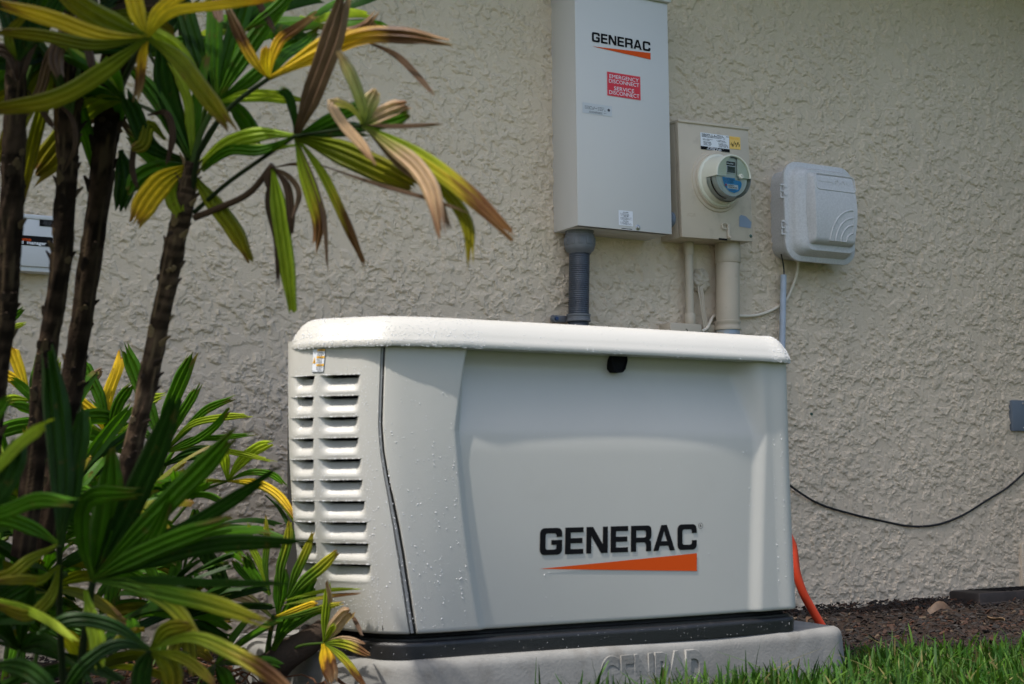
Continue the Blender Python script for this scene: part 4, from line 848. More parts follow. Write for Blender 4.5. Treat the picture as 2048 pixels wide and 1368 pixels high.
def shades_body(h, L):
    for z in (.2, .5, .85):
        q = np.array(h)-np.array(S)*((h[2]-z)/S[2])
        if .98-L < q[0] < 2.4+L and -1.22-L < q[1] < -.4: return True
    return False
def rfan(parent, hub, axis, n, L, W, kinds, spread=75, droop=.25, pet=None, seed=0, name='fan_leaf'):
    rs = random.Random(seed); hub = np.array(hub, float); ax = np.array(axis, float); ax /= np.linalg.norm(ax)
    side = np.cross(ax, [0, 0, 1.0]); side /= np.linalg.norm(side)+1e-9; nn = np.cross(side, ax); roll = rs.uniform(-.6, .6); side, nn = side*math.cos(roll)+nn*math.sin(roll), nn*math.cos(roll)-side*math.sin(roll)
    mb = MB()
    for i in range(n):
        a = math.radians(spread*(2*(i+.5)/n-1)+rs.uniform(-5, 5)); d = ax*math.cos(a)+side*math.sin(a)+nn*rs.uniform(-.12, .22); d /= np.linalg.norm(d); l = L*(1-.25*abs(2*(i+.5)/n-1))*rs.uniform(.85, 1.1); dr = droop*rs.uniform(.5, 1.5)
        P = [hub+d*l*t+np.array([0, 0, -1])*dr*l*t*t*(1.0-.3*max(0, d[2])) for t in np.linspace(.02, 1, 12)]
        leaflet(mb, P, W*rs.uniform(.75, 1.2), rs.choice(kinds), N0=nn, pleats=rs.choice((2, 3)))
    o = mb.build(name, M_leaf, parent, ang=24)
    if pet is not None:
        mb = MB(); mb.tube(resample([pet, (np.array(pet)+hub)/2+np.array([0, 0, .03]), hub], 10), np.linspace(.0045, .003, 10), n=7, col=GP); mb.build('petiole', M_leaf, o)
    return o
def stem(parent, pts, wpx, seed, top=True, light=1.0):           # pts: px, py, dist triples from the ground up; wpx: widths
    pts = [v*SC[0] if i % 3 == 2 else v for i, v in enumerate(pts)]; rs = random.Random(seed); Q = np.array([atd(pts[3*i], pts[3*i+1], pts[3*i+2]) for i in range(len(pts)//3)]); n = 150; P = catmull(Q, np.linspace(0, len(Q)-1, n))
    R_ = np.interp(np.linspace(0, 1, n), np.linspace(0, 1, len(wpx)), [.90*w_*pts[3*min(i, len(pts)//3-1)+2]/F_PX/2 for i, w_ in enumerate(wpx)])
    m_ = 28; T = np.gradient(P, axis=0); T /= np.linalg.norm(T, axis=1)[:, None]; A = np.cross(T, [1, 0, 0]); A /= np.linalg.norm(A, axis=1)[:, None]; B = np.cross(T, A); th = np.linspace(0, 2*np.pi, m_, endpoint=False)
    ii, tt = np.meshgrid(np.arange(n), th, indexing='ij'); s0 = seed*13.7
    rough_ = 1+.22*(fbm(np.cos(tt)*2+s0+5, ii*.10+np.sin(tt)*2+5, 1.3, 4, 300+seed)-.5)*2+.10*(fbm(tt*4+9, ii*.07+9, 2.0, 3, 400+seed)-.5)*2
    G = P[:, None]+(R_[:, None]*rough_)[..., None]*(np.cos(tt)[..., None]*A[:, None]+np.sin(tt)[..., None]*B[:, None])
    k1 = fbm(tt*5+3, ii*.05+3, 1.5, 3, 500+seed); k2 = fbm(tt*1.5+3, ii*.22+3, 2.0, 3, 600+seed)
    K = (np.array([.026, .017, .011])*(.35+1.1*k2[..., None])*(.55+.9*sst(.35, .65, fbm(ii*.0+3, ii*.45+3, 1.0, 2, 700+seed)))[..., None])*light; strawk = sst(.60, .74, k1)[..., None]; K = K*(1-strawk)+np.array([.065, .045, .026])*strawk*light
    mb = MB(); mb.grid(G, 0, K, closed=True); mb.add(G[-1], [tuple(range(m_))], 0, (.05, .04, .03))
    for _ in range(70):                                             # stubs of fallen leaf stalks and fibre tufts
        i = rs.randrange(8, n-3); a = rs.random()*6.28; d = A[i]*math.cos(a)+B[i]*math.sin(a); l = rs.uniform(.008, .026); up = T[i]*rs.uniform(.6, 1.2)
        p0 = P[i]+d*R_[i]*.75; p1 = p0+(d*.35+up*.8)*l*.6; p2 = p0+(d*.6+up*1.0)*l; c = rs.choice([(.04, .028, .02), (.10, .07, .04), (.02, .014, .011)])
        mb.tube([p0, p1, p2], [R_[i]*.46, R_[i]*.40, R_[i]*.14], n=6, col=np.array(c)*light, flat=.5)
    mb.build('stem', M_stem, parent, ang=60); return P
def palm(label, base, cat='palm'): return empty('lady_palm', tuple(base), label, cat)
D_, H_ = 2.62, None
# ---- the leaning palm nearest the generator
SC[0] = .875
p1 = palm('leaning palm stem closest to the generator, crowned with yellow and burnt brown fan leaves', atd(235, 1010, 2.75))
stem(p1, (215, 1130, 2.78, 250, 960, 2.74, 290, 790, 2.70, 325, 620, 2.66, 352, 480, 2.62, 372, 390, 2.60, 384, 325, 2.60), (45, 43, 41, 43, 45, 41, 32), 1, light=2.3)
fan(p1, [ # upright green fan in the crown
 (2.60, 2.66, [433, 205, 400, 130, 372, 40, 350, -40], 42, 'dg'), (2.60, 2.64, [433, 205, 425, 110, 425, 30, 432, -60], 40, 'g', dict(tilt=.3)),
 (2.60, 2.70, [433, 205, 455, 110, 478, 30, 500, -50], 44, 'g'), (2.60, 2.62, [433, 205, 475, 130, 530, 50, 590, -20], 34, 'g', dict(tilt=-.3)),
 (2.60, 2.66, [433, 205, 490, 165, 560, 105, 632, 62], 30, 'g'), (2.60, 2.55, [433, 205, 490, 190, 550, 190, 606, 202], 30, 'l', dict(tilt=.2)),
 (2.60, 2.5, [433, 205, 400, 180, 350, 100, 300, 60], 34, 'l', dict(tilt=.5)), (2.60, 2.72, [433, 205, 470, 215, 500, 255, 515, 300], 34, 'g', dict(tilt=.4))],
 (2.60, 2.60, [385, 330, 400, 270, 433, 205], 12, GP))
fan(p1, [ # yellow fan with brown tips
 (2.5, 2.48, [537, 157, 505, 120, 478, 72, 455, 20], 26, 'yb', dict(tilt=.2)), (2.5, 2.5, [537, 157, 545, 110, 562, 75, 590, 55, 630, 28], 24, 'yb', dict(tilt=.3)),
 (2.5, 2.45, [537, 157, 600, 118, 670, 78, 730, 60, 757, 26], 34, 'yb'), (2.5, 2.40, [537, 157, 620, 118, 720, 74, 810, 72, 890, 86], 34, 'yb', dict(tilt=-.2)),
 (2.5, 2.42, [730, 82, 790, 108, 835, 150, 866, 186], 13, 'b', dict(tilt=.5)), (2.5, 2.62, [537, 157, 575, 105, 605, 88, 630, 66], 26, 'g'), (2.5, 2.46, [537, 157, 528, 120, 534, 92], 22, 'y', dict(tilt=.3))],
 (2.60, 2.5, [383, 395, 400, 300, 460, 215, 537, 157], 9, DP), label='yellow fan leaf with scorched brown tips')
fan(p1, [ # large olive fan below it
 (2.48, 2.40, [590, 272, 615, 200, 652, 100, 690, -20], 52, 'b', dict(tilt=.2)), (2.48, 2.52, [590, 272, 520, 268, 460, 285, 400, 330], 30, 'l', dict(tilt=.3)),
 (2.48, 2.52, [590, 272, 520, 300, 455, 300, 395, 345], 22, 'g', dict(tilt=-.3)), (2.48, 2.54, [590, 290, 540, 296, 490, 296, 445, 300], 16, 'l'),
 (2.48, 2.36, [590, 272, 670, 300, 750, 335, 828, 372], 52, 'o', dict(tilt=.1, pleats=4, ragged=.02)), (2.48, 2.45, [590, 272, 640, 262, 700, 258, 735, 262], 30, 'dg', dict(tilt=.2)),
 (2.48, 2.44, [590, 272, 640, 250, 690, 225, 735, 205], 28, 'g'), (2.48, 2.5, [590, 272, 605, 330, 628, 400, 640, 440, 632, 500], 32, 'lb', dict(tilt=.1)),
 (2.48, 2.5, [590, 272, 640, 340, 685, 430, 732, 536], 20, 'lb', dict(tilt=-.1)), (2.48, 2.5, [590, 272, 618, 340, 645, 420, 655, 545], 10, 'b'), (2.48, 2.46, [590, 272, 585, 220, 570, 185, 552, 180], 18, 'dg', dict(tilt=.4))],
 (2.60, 2.48, [388, 425, 450, 370, 520, 320, 590, 272], 8, DP), label='broad olive green fan leaf')
fan(p1, [ # outermost arching fan
 (2.36, 2.30, [726, 250, 722, 215, 700, 150, 678, 108], 26, 'pg', dict(tilt=.3)), (2.36, 2.34, [726, 250, 735, 215, 752, 180], 34, 'pg', dict(tilt=.1, base=.5)),
 (2.36, 2.34, [726, 250, 765, 228, 815, 208], 38, 'pb', dict(base=.5)), (2.36, 2.34, [726, 250, 770, 242, 822, 225], 30, 'g', dict(base=.5, tilt=.3)),
 (2.36, 2.30, [726, 250, 790, 252, 880, 248], 10, 'b'), (2.36, 2.22, [726, 250, 800, 290, 880, 340, 950, 395, 1022, 465], 40, 'lb', dict(tilt=.2)),
 (2.36, 2.26, [726, 250, 810, 310, 890, 380, 935, 450, 942, 526], 26, 'o', dict(tilt=-.2)), (2.36, 2.20, [726, 250, 780, 290, 830, 330, 862, 380, 880, 460], 36, 'pb', dict(tilt=.2)),
 (2.36, 2.20, [726, 250, 700, 215, 665, 205, 690, 250, 725, 290, 745, 325], 22, 'pb', dict(tilt=.3)), (2.36, 2.30, [726, 250, 800, 330, 870, 385, 905, 470], 16, 'b', dict(tilt=.3)), (2.36, 2.25, [640, 330, 760, 370, 850, 395, 925, 420], 9, 'b')],
 (2.48, 2.36, [590, 272, 660, 262, 726, 250], 6, DP), label='arching fan leaf with curled pale brown tips')
fan(p1, [ # withered drooping fan
 (2.5, 2.5, [545, 335, 556, 400, 570, 500, 585, 624], 34, 'l', dict(tilt=.1, ragged=.02)), (2.5, 2.5, [545, 335, 535, 400, 552, 480, 555, 572], 12, 'db'), (2.5, 2.5, [545, 335, 575, 350, 598, 380, 585, 440], 12, 'b', dict(tilt=.4)),
 (2.5, 2.5, [545, 335, 572, 370, 580, 420, 583, 470], 18, 'db'), (2.5, 2.5, [545, 335, 600, 330, 625, 380, 650, 470], 10, 'b'), (2.5, 2.5, [545, 335, 535, 355, 540, 380], 14, 'db')],
 (2.60, 2.5, [390, 435, 440, 415, 500, 385, 545, 330], 12, BP), label='withered fan leaf hanging down')
fan(p1, [(2.60, 2.52, [384, 330, 330, 360, 295, 400, 270, 442], 50, 'y', dict(tilt=.1, pleats=4)), (2.60, 2.58, [384, 330, 350, 380, 362, 430], 40, 'l', dict(tilt=.2)), (2.60, 2.55, [384, 345, 420, 395, 465, 455, 497, 516], 34, 'o', dict(tilt=.2)),
 (2.60, 2.62, [384, 330, 330, 330, 290, 300, 255, 265], 32, 'g'), (2.60, 2.6, [384, 330, 320, 340, 280, 360, 262, 385], 40, 'g', dict(tilt=.4))])
fan(p1, [(2.60, 2.6, [384, 325, 345, 260, 305, 190, 262, 140], 36, 'g', dict(tilt=.2)), (2.60, 2.6, [384, 325, 350, 240, 330, 160, 322, 90], 46, 'dg'), (2.60, 2.55, [384, 325, 300, 290, 265, 220, 250, 190], 36, 'dg'),
 (2.60, 2.6, [384, 325, 385, 250, 395, 180, 410, 110], 30, 'g', dict(tilt=.5)), (2.60, 2.6, [384, 325, 378, 270, 372, 200, 340, 130], 26, 'l', dict(tilt=.6)), (2.60, 2.55, [295, 230, 330, 225, 345, 260, 335, 330], 14, 'db', dict(tilt=.3)), (2.60, 2.55, [290, 250, 270, 290, 265, 340, 275, 380], 12, 'db'), (2.6, 2.55, [330, 280, 300, 250, 285, 290, 260, 300], 24, 'o', dict(tilt=.4))])
SC[0] = 1.0
for k, (hx, hy, dd, ax_) in enumerate(((300, 110, 2.75, (.1, .3, .9)), (470, 60, 2.75, (.5, .2, .8)), (250, 200, 2.7, (-.5, .2, .5)), (350, -20, 2.7, (.2, .2, .9)), (600, 60, 2.72, (.6, .3, .6)))):
    dd *= SC[0]
    while dd > 1.9 and shades_body(atd(hx, hy, dd), .17): dd -= .03
    rfan(p1, atd(hx, hy, dd), ax_, 8, .19*dd/2.4, .030, ['g', 'dg', 'l', 'g'], 80, .35, seed=130+k, pet=atd(384, 330, 2.6*SC[0]))
SC[0] = 1.0
for k, (hx, hy, dd, ax_) in enumerate(((60, 60, 2.25, (-.3, .2, .7)), (150, -30, 2.25, (.2, .3, .8)), (10, 20, 2.2, (-.5, 0, .5)), (120, 110, 2.3, (-.2, .2, -.4)), (200, 30, 2.3, (.3, .3, .7)))):
    XF.append((hx, hy, dd, ax_, k))
# ---- second stem
p2 = palm('dark palm stem second from the generator, under drooping olive yellow leaves', atd(150, 760, 2.45))
stem(p2, (85, 1100, 2.5, 130, 860, 2.47, 155, 700, 2.45, 178, 540, 2.42, 200, 380, 2.4, 212, 260, 2.38, 228, 140, 2.36, 240, 20, 2.34, 250, -90, 2.32), (54, 50, 46, 48, 50, 56, 56, 50, 46), 2)
fan(p2, [ # big near fan at the upper left
 (2.0, 1.96, [295, 75, 215, 75, 110, 40, -10, 5], 34, 'y', dict(tilt=.2)), (2.0, 1.94, [295, 75, 190, 90, 90, 72, -20, 60], 26, 'o'), (2.0, 1.90, [295, 75, 215, 135, 110, 195, -20, 218], 38, 'o', dict(tilt=.15)),
 (2.0, 1.97, [295, 75, 350, 110, 410, 185, 466, 262], 38, 'o', dict(tilt=.1)), (2.0, 1.98, [295, 75, 235, 50, 170, 15, 110, -30], 46, 'o'), (2.0, 2.0, [295, 75, 275, 30, 262, -20, 250, -60], 36, 'y', dict(tilt=.2)),
 (2.0, 2.0, [295, 75, 310, 30, 340, 0, 400, -30], 30, 'y'), (2.0, 1.98, [295, 75, 340, 25, 420, 10, 540, 0], 24, 'y', dict(tilt=.1)), (2.0, 2.02, [295, 75, 285, 110, 278, 160, 270, 198], 22, 'yb')],
 (2.36, 2.0, [236, 190, 262, 130, 295, 75], 12, DP), label='broad olive yellow fan leaf nearest the camera')
fan(p2, [(2.38, 2.36, [196, 160, 150, 240, 110, 300, 62, 356], 60, 'o', dict(tilt=.1, pleats=4)), (2.38, 2.4, [196, 160, 190, 200, 188, 245], 34, 'l', dict(tilt=.2)), (2.38, 2.36, [240, 300, 250, 350, 240, 420], 40, 'dg'), (2.38, 2.4, [230, 180, 250, 250, 300, 300, 360, 350], 14, 'db'), (2.38, 2.4, [225, 260, 190, 240, 150, 300, 140, 340], 10, 'db')])
fan(p2, [(2.2, 2.1, [440, -30, 432, 10, 440, 42], 22, 'b'), (2.2, 2.2, [500, -60, 520, 10, 551, 66], 14, 'db'), (2.2, 2.2, [560, -60, 480, -20, 410, 12], 40, 'g'), (2.2, 2.2, [600, -40, 560, 10, 495, 60], 26, 'g')], (2.3, 2.2, [250, -60, 350, -70, 440, -40], 9, DP))
# ---- third and fourth stems
p3 = palm('dark palm stem third from the generator, at the load manager box right edge', atd(90, 800, 2.35))
stem(p3, (45, 1110, 2.4, 75, 880, 2.37, 92, 720, 2.35, 112, 600, 2.33, 126, 480, 2.31, 134, 360, 2.3, 140, 230, 2.3, 150, 110, 2.3, 165, -60, 2.3), (52, 50, 46, 44, 46, 46, 48, 46, 44), 3)
fan(p3, [(2.2, 2.15, [190, 5, 140, 60, 110, 110, 120, 160], 30, 'b', dict(tilt=.3)), (2.2, 2.2, [120, 60, 100, 110, 70, 200, 20, 250], 22, 'b'), (2.2, 2.2, [120, 10, 90, 30, 60, 70, 40, 130], 44, 'dg'), (2.2, 2.15, [180, 10, 160, 50, 175, 100, 190, 160], 20, 'db'), (2.2, 2.2, [100, 200, 140, 230, 150, 290, 130, 340], 10, 'db'), (2.2, 2.2, [55, 180, 90, 230, 110, 260], 12, 'db')], None, 'dry brown fan leaf folded down along the stem')
p4 = palm('dark palm stem at the very left edge, in front of the load manager box', atd(-10, 900, 2.25))
stem(p4, (-60, 1180, 2.3, -25, 900, 2.28, -5, 740, 2.26, 14, 600, 2.24, 22, 440, 2.22, 28, 300, 2.2, 32, 150, 2.2, 30, -60, 2.2), (58, 54, 50, 48, 50, 48, 44, 42), 4)
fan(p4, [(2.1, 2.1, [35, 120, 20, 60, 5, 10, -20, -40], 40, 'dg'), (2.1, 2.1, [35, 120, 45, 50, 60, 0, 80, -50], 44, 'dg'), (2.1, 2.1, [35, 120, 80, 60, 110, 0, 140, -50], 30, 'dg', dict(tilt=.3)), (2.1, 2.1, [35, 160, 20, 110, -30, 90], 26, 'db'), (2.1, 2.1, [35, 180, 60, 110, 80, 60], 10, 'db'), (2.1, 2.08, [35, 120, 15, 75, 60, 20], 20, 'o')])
for hx, hy, dd, ax_, k in XF: rfan((p3, p4)[k % 2], atd(hx, hy, dd), ax_, 8, .17, .030, ['dg', 'g', 'db', 'o'], 85, .4, seed=180+k, pet=atd(140 if k % 2 == 0 else 32, 230, 2.28))
for k, (pp, hub, ax) in enumerate(((p4, (-60, -260, 2.2), (-.3, -.1, .5)), (p4, (90, -330, 2.25), (.2, -.5, .5)), (p3, (200, -280, 2.3), (.3, .1, .5)), (p2, (330, -330, 2.3), (.5, -.2, .4)), (p3, (40, -420, 2.3), (-.5, -.4, .5)), (p2, (220, -420, 2.3), (-.1, .5, .6)),  # unseen crown fans added above the frame, blocking sun from the stems
                                   (p4, (-160, -120, 2.2), (-.6, -.5, .1)), (p4, (-220, -380, 2.2), (-.5, .2, .4)), (p3, (-60, -560, 2.3), (-.2, -.3, .8)), (p2, (260, -620, 2.3), (.2, -.1, .9)), (p4, (-300, -560, 2.1), (-.3, -.5, .6)))):
    if shades_generator(atd(*hub), .34): continue
    rfan(pp, atd(*hub), ax, 9, .30, .036, ['g', 'dg', 'o'], 95, .35, seed=40+k, pet=atd(hub[0]*.5+60, hub[1]*.5-40, hub[2]))

for k in range(34):  # canopy fans added out of view to shade the left stems
    rs_ = random.Random(900+k); hx, hy, hz = rs_.uniform(-1.0, .42), rs_.uniform(-2.2, -1.0), rs_.uniform(1.45, 2.1)
    hub = np.array([hx, hy, hz]); dq = hub-CAM; u_ = dq@RT/(dq@FW)*F_PX+1024; v_ = 684-dq@UP/(dq@FW)*F_PX
    if u_ > -120 and v_ > -420: hub[2] += .45
    if hub[0] > .35: hub[0] -= .3
    if shades_generator(hub, .30): hub[1] -= .75
    if shades_generator(hub, .30): continue
    rfan((p2, p3, p4)[k % 3], hub, (rs_.uniform(-1, 1), rs_.uniform(-1, .6), rs_.uniform(.0, .8)), 10, .34, .05, ['g', 'dg', 'o'], 110, .4, seed=950+k)
# ---- lower clumps
q1 = palm('dark green young palm closest to the camera at the lower left, fanning over the stems', atd(190, 1190, 2.05))
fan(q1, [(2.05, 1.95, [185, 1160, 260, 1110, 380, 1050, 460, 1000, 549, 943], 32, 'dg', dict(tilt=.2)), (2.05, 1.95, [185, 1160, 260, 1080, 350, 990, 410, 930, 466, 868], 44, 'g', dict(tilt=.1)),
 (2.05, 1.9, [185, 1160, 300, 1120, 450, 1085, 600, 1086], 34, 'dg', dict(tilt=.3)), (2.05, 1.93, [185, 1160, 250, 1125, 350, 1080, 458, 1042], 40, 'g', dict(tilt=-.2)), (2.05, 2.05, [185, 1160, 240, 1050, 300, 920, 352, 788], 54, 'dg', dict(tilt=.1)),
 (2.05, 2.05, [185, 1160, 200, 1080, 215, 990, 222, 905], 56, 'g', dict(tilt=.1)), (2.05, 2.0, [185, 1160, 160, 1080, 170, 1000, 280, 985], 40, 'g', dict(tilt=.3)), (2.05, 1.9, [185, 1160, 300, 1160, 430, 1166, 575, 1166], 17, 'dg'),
 (2.05, 1.95, [185, 1160, 260, 1170, 340, 1210, 402, 1282], 32, 'gy', dict(tilt=.2)), (2.05, 1.9, [185, 1160, 300, 1180, 420, 1205, 526, 1242], 36, 'gy', dict(tilt=.1)), (2.05, 1.98, [170, 1180, 178, 1230, 192, 1280, 200, 1332], 36, 'l', dict(tilt=.1)),
 (2.05, 2.0, [185, 1160, 240, 1140, 300, 1080, 340, 1000], 34, 'g', dict(tilt=.4))], (2.1, 2.05, [150, 1420, 165, 1300, 185, 1165], 14, DP))
fan(q1, [(1.98, 2.0, [118, 1090, 120, 980, 112, 850, 96, 702], 58, 'dg', dict(tilt=.1)), (1.98, 2.0, [118, 1090, 135, 1000, 150, 900, 165, 806], 46, 'dg', dict(tilt=.2)), (1.98, 1.95, [118, 1090, 70, 1060, 20, 1040, -40, 1035], 30, 'g'), (1.98, 1.9, [118, 1090, 60, 1120, 20, 1150, -30, 1160], 26, 'o'),
 (1.98, 1.9, [118, 1130, 80, 1160, 50, 1160, -20, 1164], 22, 'o'), (1.98, 1.9, [118, 1130, 100, 1195, 60, 1230, -10, 1210], 26, 'o'), (1.98, 1.85, [-20, 1195, 40, 1215, 100, 1245, 150, 1283], 20, 'l')], (2.1, 1.98, [130, 1420, 120, 1250, 118, 1090], 12, DP))
fan(q1, [(1.7, 1.7, [-90, 1030, 0, 1025, 70, 1000, 146, 1006], 32, 'g', dict(tilt=.1)), (1.7, 1.72, [-90, 1030, 0, 925, 55, 870, 108, 840], 30, 'l', dict(tilt=.3)), (1.7, 1.72, [-90, 1030, -10, 990, 20, 930, 40, 870], 52, 'dg', dict(tilt=.2)), (1.7, 1.75, [-90, 1030, -30, 850, 25, 780], 34, 'g')], None)
q2_ = palm('yellowing palm leaf cluster drooping across the bottom left corner', atd(300, 1500, 1.9))
fan(q2_, [(1.9, 1.8, [300, 1300, 380, 1275, 470, 1310, 530, 1345, 600, 1400], 34, 'lb', dict(tilt=.1)), (1.9, 1.9, [300, 1300, 340, 1330, 350, 1390], 42, 'o', dict(tilt=.2)), (1.9, 1.85, [300, 1300, 370, 1320, 430, 1370], 24, 'o'), (1.9, 1.9, [300, 1300, 280, 1350, 285, 1420], 44, 'dg'), (1.9, 1.88, [300, 1300, 240, 1290, 170, 1330, 120, 1400], 30, 'dg'), (1.9, 1.9, [300, 1300, 230, 1255, 150, 1240, 80, 1260], 30, 'dg', dict(tilt=.3)), (1.9, 1.8, [-20, 1330, 50, 1340, 120, 1400], 40, 'dg'), (1.9, 1.86, [300, 1300, 330, 1260, 380, 1250], 30, 'o')], (2.0, 1.9, [290, 1480, 295, 1380, 300, 1300], 12, DP))
# sunlit clump against the wall
q3 = palm('sunlit bright green palm clump low against the wall, left of the generator', atd(330, 1150, 3.2))
fan(q3, [(3.2, 3.2, [328, 905, 300, 830, 270, 750, 246, 688], 34, 'g', dict(tilt=.1)), (3.2, 3.15, [328, 905, 330, 840, 355, 770, 384, 708], 34, 'g', dict(tilt=.1)), (3.2, 3.2, [328, 905, 350, 850, 380, 800, 397, 770], 20, 'g'),
 (3.2, 3.1, [328, 905, 370, 860, 410, 820, 464, 797], 17, 'g', dict(tilt=.3)), (3.2, 3.05, [328, 905, 380, 850, 440, 835, 508, 830], 15, 'l', dict(tilt=.2)), (3.2, 3.1, [328, 905, 380, 880, 440, 875, 508, 868], 12, 'g'),
 (3.2, 3.05, [328, 905, 390, 880, 430, 850, 455, 820], 18, 'g', dict(tilt=.4)), (3.2, 3.1, [328, 905, 400, 895, 470, 905, 545, 922], 12, 'l'), (3.2, 3.1, [328, 930, 370, 910, 410, 905, 432, 920], 26, 'dg', dict(tilt=.3)), (3.2, 3.3, [328, 905, 280, 860, 230, 850, 180, 800], 20, 'g')],
 (3.3, 3.2, [320, 1180, 315, 1040, 328, 905], 7, GP))
fan(q3, [(3.15, 3.1, [455, 962, 450, 930, 448, 915, 444, 905], 22, 'l'), (3.15, 3.1, [455, 962, 480, 925, 515, 895, 546, 884], 24, 'l', dict(tilt=.2)), (3.15, 3.05, [455, 962, 500, 945, 545, 950, 572, 972], 14, 'g'), (3.15, 3.0, [455, 962, 510, 965, 555, 990, 590, 1034], 18, 'y', dict(tilt=.2)),
 (3.15, 2.98, [455, 962, 540, 985, 590, 1040, 630, 1094], 10, 'l'), (3.15, 2.96, [530, 990, 560, 1020, 590, 1075, 610, 1100], 10, 'dg'), (3.15, 3.0, [455, 962, 410, 965, 380, 990], 12, 'o')], (3.25, 3.15, [340, 1050, 400, 985, 455, 962], 5, GP))
fan(q3, [(3.2, 3.2, [215, 870, 200, 800, 175, 745, 160, 712], 26, 'g'), (3.2, 3.25, [215, 870, 215, 790, 235, 730, 240, 705], 26, 'y', dict(tilt=.2)), (3.2, 3.15, [215, 870, 240, 800, 262, 770], 24, 'g'), (3.2, 3.1, [215, 870, 170, 850, 110, 845, 70, 850], 18, 'l'), (3.2, 3.2, [215, 870, 190, 830, 140, 790, 110, 770], 24, 'y'), (3.2, 3.2, [215, 870, 265, 850, 300, 800, 330, 790], 22, 'l', dict(tilt=.3)), (3.2, 3.2, [170, 790, 185, 760, 205, 735], 18, 'b'), (3.2, 3.2, [215, 870, 160, 870, 100, 880, 60, 900], 22, 'y')], (3.3, 3.2, [230, 1150, 220, 1000, 215, 870], 7, GP))
fan(q3, [(3.1, 3.15, [60, 800, 75, 740, 80, 700], 28, 'g'), (3.1, 3.15, [60, 800, 100, 760, 118, 718], 22, 'l'), (3.1, 3.1, [60, 800, 30, 760, -10, 740], 22, 'y'), (3.1, 3.1, [60, 800, 70, 830, 60, 900], 30, 'l'), (3.1, 3.05, [60, 800, 20, 800, -20, 820], 22, 'l'), (3.1, 3.1, [60, 800, 30, 720, 20, 690], 26, 'y')], (3.2, 3.1, [80, 1100, 70, 950, 60, 800], 7, GP))
for k, (hx, hy, dd, ax, kd) in enumerate(((150, 960, 2.9, (.2, -.3, .9), ['g', 'dg', 'g']), (270, 1010, 2.9, (.5, -.3, .7), ['g', 'dg', 'o']), (60, 1010, 2.8, (-.2, -.4, .8), ['g', 'o', 'g']), (380, 1080, 2.95, (.7, -.2, .3), ['dg', 'g']), (20, 930, 2.9, (-.3, -.2, .9), ['l', 'o', 'g']),
                                          (100, 1180, 2.5, (-.4, -.4, .5), ['dg', 'o']), (250, 1240, 2.6, (.5, -.5, .4), ['dg', 'g']), (360, 1240, 2.8, (.6, -.3, .5), ['dg', 'g']), (40, 1300, 2.3, (-.2, -.5, .5), ['dg']), (430, 1330, 2.9, (.5, -.5, .5), ['dg', 'g']), (-60, 1080, 2.5, (-.5, -.2, .6), ['dg', 'g']), (180, 1340, 2.4, (.1, -.6, .5), ['dg', 'o']), (120, 860, 3.1, (.0, .1, 1), ['l', 'g', 'g']), (-40, 1240, 2.2, (-.3, -.2, .7), ['dg']))):
    h_ = atd(hx, hy, dd); rfan(q3, h_, ax, 8, .22, .030, kd, 85, .35, seed=70+k, pet=(h_[0]-.03, h_[1]+.05, max(.03, h_[2]-.3)))
for k in range(34):
    rs_ = random.Random(1500+k); h_ = atd(rs_.uniform(-80, 430), rs_.uniform(930, 1330), rs_.uniform(2.7, 3.35))
    if h_[2] < .05 or h_[1] > -.12: continue
    rfan(q3, h_, (rs_.uniform(-.8, .8), rs_.uniform(-.7, .2), rs_.uniform(.2, 1)), 8, .17, .026, ['g', 'dg', 'g', 'g', 'o'], 95, .4, seed=1600+k)
fan(q3, [(3.0, 3.0, [-25, 678, 15, 645, 48, 614], 16, 'g'), (3.0, 3.0, [-25, 678, 20, 658, 52, 645], 12, 'l')], (3.1, 3.0, [-60, 900, -45, 780, -25, 678], 6, GP))
# sapling beside the generator
q4 = palm('small palm sapling with burnt leaf tips growing beside the left end of the pad', atd(535, 1330, 2.95))
fan(q4, [(2.9, 2.92, [540, 1190, 520, 1130, 500, 1085, 498, 1048], 16, 'l', dict(tilt=.1)), (2.9, 2.95, [540, 1190, 505, 1150, 490, 1110], 26, 'g'), (2.9, 2.9, [540, 1190, 530, 1130, 534, 1080, 530, 1035], 14, 'gy'), (2.9, 2.88, [560, 1200, 560, 1140, 575, 1080, 577, 1045], 20, 'gy', dict(tilt=.1)),
 (2.9, 2.86, [575, 1195, 590, 1150, 608, 1110, 626, 1067], 20, 'gy', dict(tilt=.1)), (2.9, 2.84, [575, 1200, 605, 1165, 640, 1135, 673, 1103], 24, 'gy', dict(tilt=.1, ragged=.03)), (2.9, 2.9, [555, 1230, 558, 1180, 566, 1130], 32, 'g', dict(tilt=.1)),
 (2.9, 2.9, [545, 1300, 575, 1240, 610, 1190, 628, 1162], 40, 'g', dict(tilt=.2)), (2.9, 2.88, [545, 1290, 590, 1250, 630, 1225, 665, 1215], 16, 'g'), (2.9, 2.9, [520, 1180, 480, 1140, 465, 1120], 14, 'g'), (2.9, 2.86, [560, 1205, 610, 1190, 660, 1180, 716, 1178], 8, 'l'), (2.9, 2.86, [560, 1212, 610, 1202, 660, 1192, 716, 1187], 8, 'lb')],
 (2.95, 2.9, [530, 1360, 535, 1300, 548, 1230], 9, GP))
fan(q4, [(2.9, 2.85, [545, 1235, 580, 1225, 620, 1210, 636, 1206], 14, 'y'), (2.9, 2.82, [545, 1240, 600, 1230, 650, 1215, 684, 1207], 14, 'gy'), (2.9, 2.92, [545, 1236, 500, 1200, 450, 1185, 415, 1176], 22, 'pb', dict(tilt=.3)), (2.9, 2.9, [545, 1240, 555, 1232], 16, 'b')], (2.95, 2.9, [530, 1340, 538, 1290, 545, 1240], 8, GP))
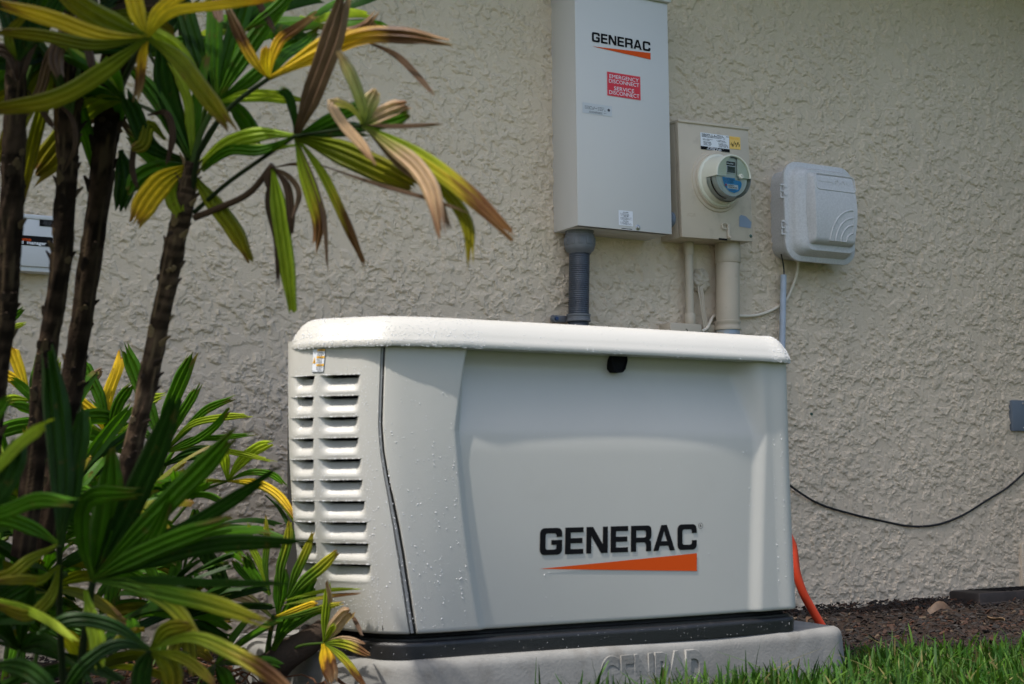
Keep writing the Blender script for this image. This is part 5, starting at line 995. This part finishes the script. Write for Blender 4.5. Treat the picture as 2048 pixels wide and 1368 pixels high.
fan(q4, [(2.85, 2.83, [648, 1286, 650, 1240, 654, 1200, 655, 1165], 18, 'l', dict(tilt=.1)), (2.85, 2.82, [655, 1240, 660, 1200, 652, 1162], 10, 'pb'), (2.85, 2.80, [648, 1286, 665, 1260, 690, 1230, 702, 1222], 30, 'pb', dict(tilt=.1)), (2.85, 2.78, [700, 1226, 712, 1245, 724, 1272], 9, 'b'), (2.85, 2.78, [648, 1286, 690, 1278, 730, 1288], 12, 'pb', dict(base=.5)),
 (2.85, 2.76, [648, 1286, 690, 1290, 740, 1312], 20, 'lb', dict(tilt=.1)), (2.85, 2.78, [648, 1286, 655, 1320, 665, 1365], 32, 'yb', dict(tilt=.1, base=.4)), (2.85, 2.74, [648, 1286, 690, 1320, 735, 1380], 15, 'lb', dict(tilt=.3)), (2.85, 2.8, [648, 1286, 660, 1262, 670, 1250], 12, 'l')], (2.95, 2.85, [550, 1318, 600, 1292, 648, 1286], 5, GP), 'low fan leaf with dead papery tips')
mb = MB(); Q = [atd(*t) for t in ((540, 1340, 2.95), (570, 1312, 2.93), (610, 1288, 2.95), (640, 1265, 3.0), (650, 1250, 3.05))]; mb.tube(resample(Q, 20), np.linspace(.036, .020, 20)*1.0, n=16, col=(.055, .04, .03)); tag(mb.build('fallen_stem', M_stem), 'short thick dark brown stem leaning against the left corner of the pad', 'log')
for k, (lx, ly, la, lc, lt) in enumerate(((3.05, -.33, .4, (.10, .05, .025), 'small reddish brown dead leaf on the mulch nearest the orange conduit'), (3.55, -.62, 1.9, (.13, .08, .04), 'small tan dead leaf on the mulch midway between the pad and drain'), (3.95, -.55, 2.7, (.07, .035, .02), 'small dark brown dead leaf on the mulch in front of the drain'))):
    mb = MB(); G = []
    for i in range(7):
        t = i/6; wv = .011*math.sin(math.pi*min(1, t*.9+.07))**.7; u0 = -.028+.056*t
        G.append([(lx+u0*math.cos(la)-wv*(j-2)/2*math.sin(la), ly+u0*math.sin(la)+wv*(j-2)/2*math.cos(la), zground(lx, ly)+.012+.010*t+.004*(j-2)**2*.5+.004*math.sin(5*t+k)) for j in range(5)])
    mb.grid(np.array(G), 0, lc); tag(mb.build('dead_leaf', M_chip), lt, 'leaf', 'small dead leaves on the mulch')
def litter():
    rs = np.random.default_rng(8); mb = MB()
    for _ in range(90):
        x, y = rs.uniform(.8, 1.25), rs.uniform(-1.4, -.3); a = rs.random()*6.28; L = rs.uniform(.05, .16); z_ = zground(x, y)+.01
        P = [(x, y, z_), (x+L*.5*math.cos(a), y+L*.5*math.sin(a), z_+rs.uniform(.01, .06)), (x+L*math.cos(a+.3), y+L*math.sin(a+.3), z_+rs.uniform(0, .08))]
        mb.tube(resample(P, 6), rs.uniform(.0012, .004), n=5, col=np.array((.12, .06, .035))*rs.uniform(.5, 1.5))
    tag(mb.build('dead_roots', M_stem), 'tangle of reddish brown dead roots and twigs on the ground under the palms', 'plant litter', kind='stuff')
litter()

# ------------------------------------------------------------------ unseen leafy screen added at the right to darken the wall
def shade_hedge():
    rs = np.random.default_rng(31); n = 9000; P = np.stack([rs.uniform(4.86, 5.8, n), rs.uniform(-3.6, -.12, n), rs.uniform(.05, 2.5, n)], 1)
    P[:, 0] += .18*np.sin(P[:, 1]*3)+.12*np.sin(P[:, 2]*4+P[:, 1]); A = rs.normal(size=(n, 3)); A /= np.linalg.norm(A, axis=1)[:, None]; B = np.cross(A, rs.normal(size=(n, 3))); B /= np.linalg.norm(B, axis=1)[:, None]
    L = rs.uniform(.03, .06, n)[:, None]; V = np.stack([P-A*L, P+B*L*.45, P+A*L, P-B*L*.45], 1).reshape(-1, 3); K = np.repeat(np.array([[.02, .05, .01]])*rs.uniform(.5, 1.4, (n, 1)), 4, 0)
    mb = MB(); mb.v = [V]; mb.f = [(4*i, 4*i+1, 4*i+2, 4*i+3) for i in range(n)]; mb.m = [0]*n; mb.c = [K]; mb.hc = True; mb.n = 4*n
    root = empty('shade_hedge', (5.5, -1.8, 0), 'unseen dark leafy screen added right of the mulch bed to darken the wall', 'shade_hedge'); mb.build('foliage', M_leaf, root, smooth=False)
    mb = MB()
    for k in range(6): mb.tube([(5.5+.1*math.sin(k*2), -.4-.55*k, 0), (5.5, -.4-.55*k, 1.0), (5.45+.1*math.cos(k), -.35-.55*k, 2.0)], [.03, .022, .008], n=8, col=(.04, .03, .02))
    mb.build('stems', M_stem, root)
shade_hedge()
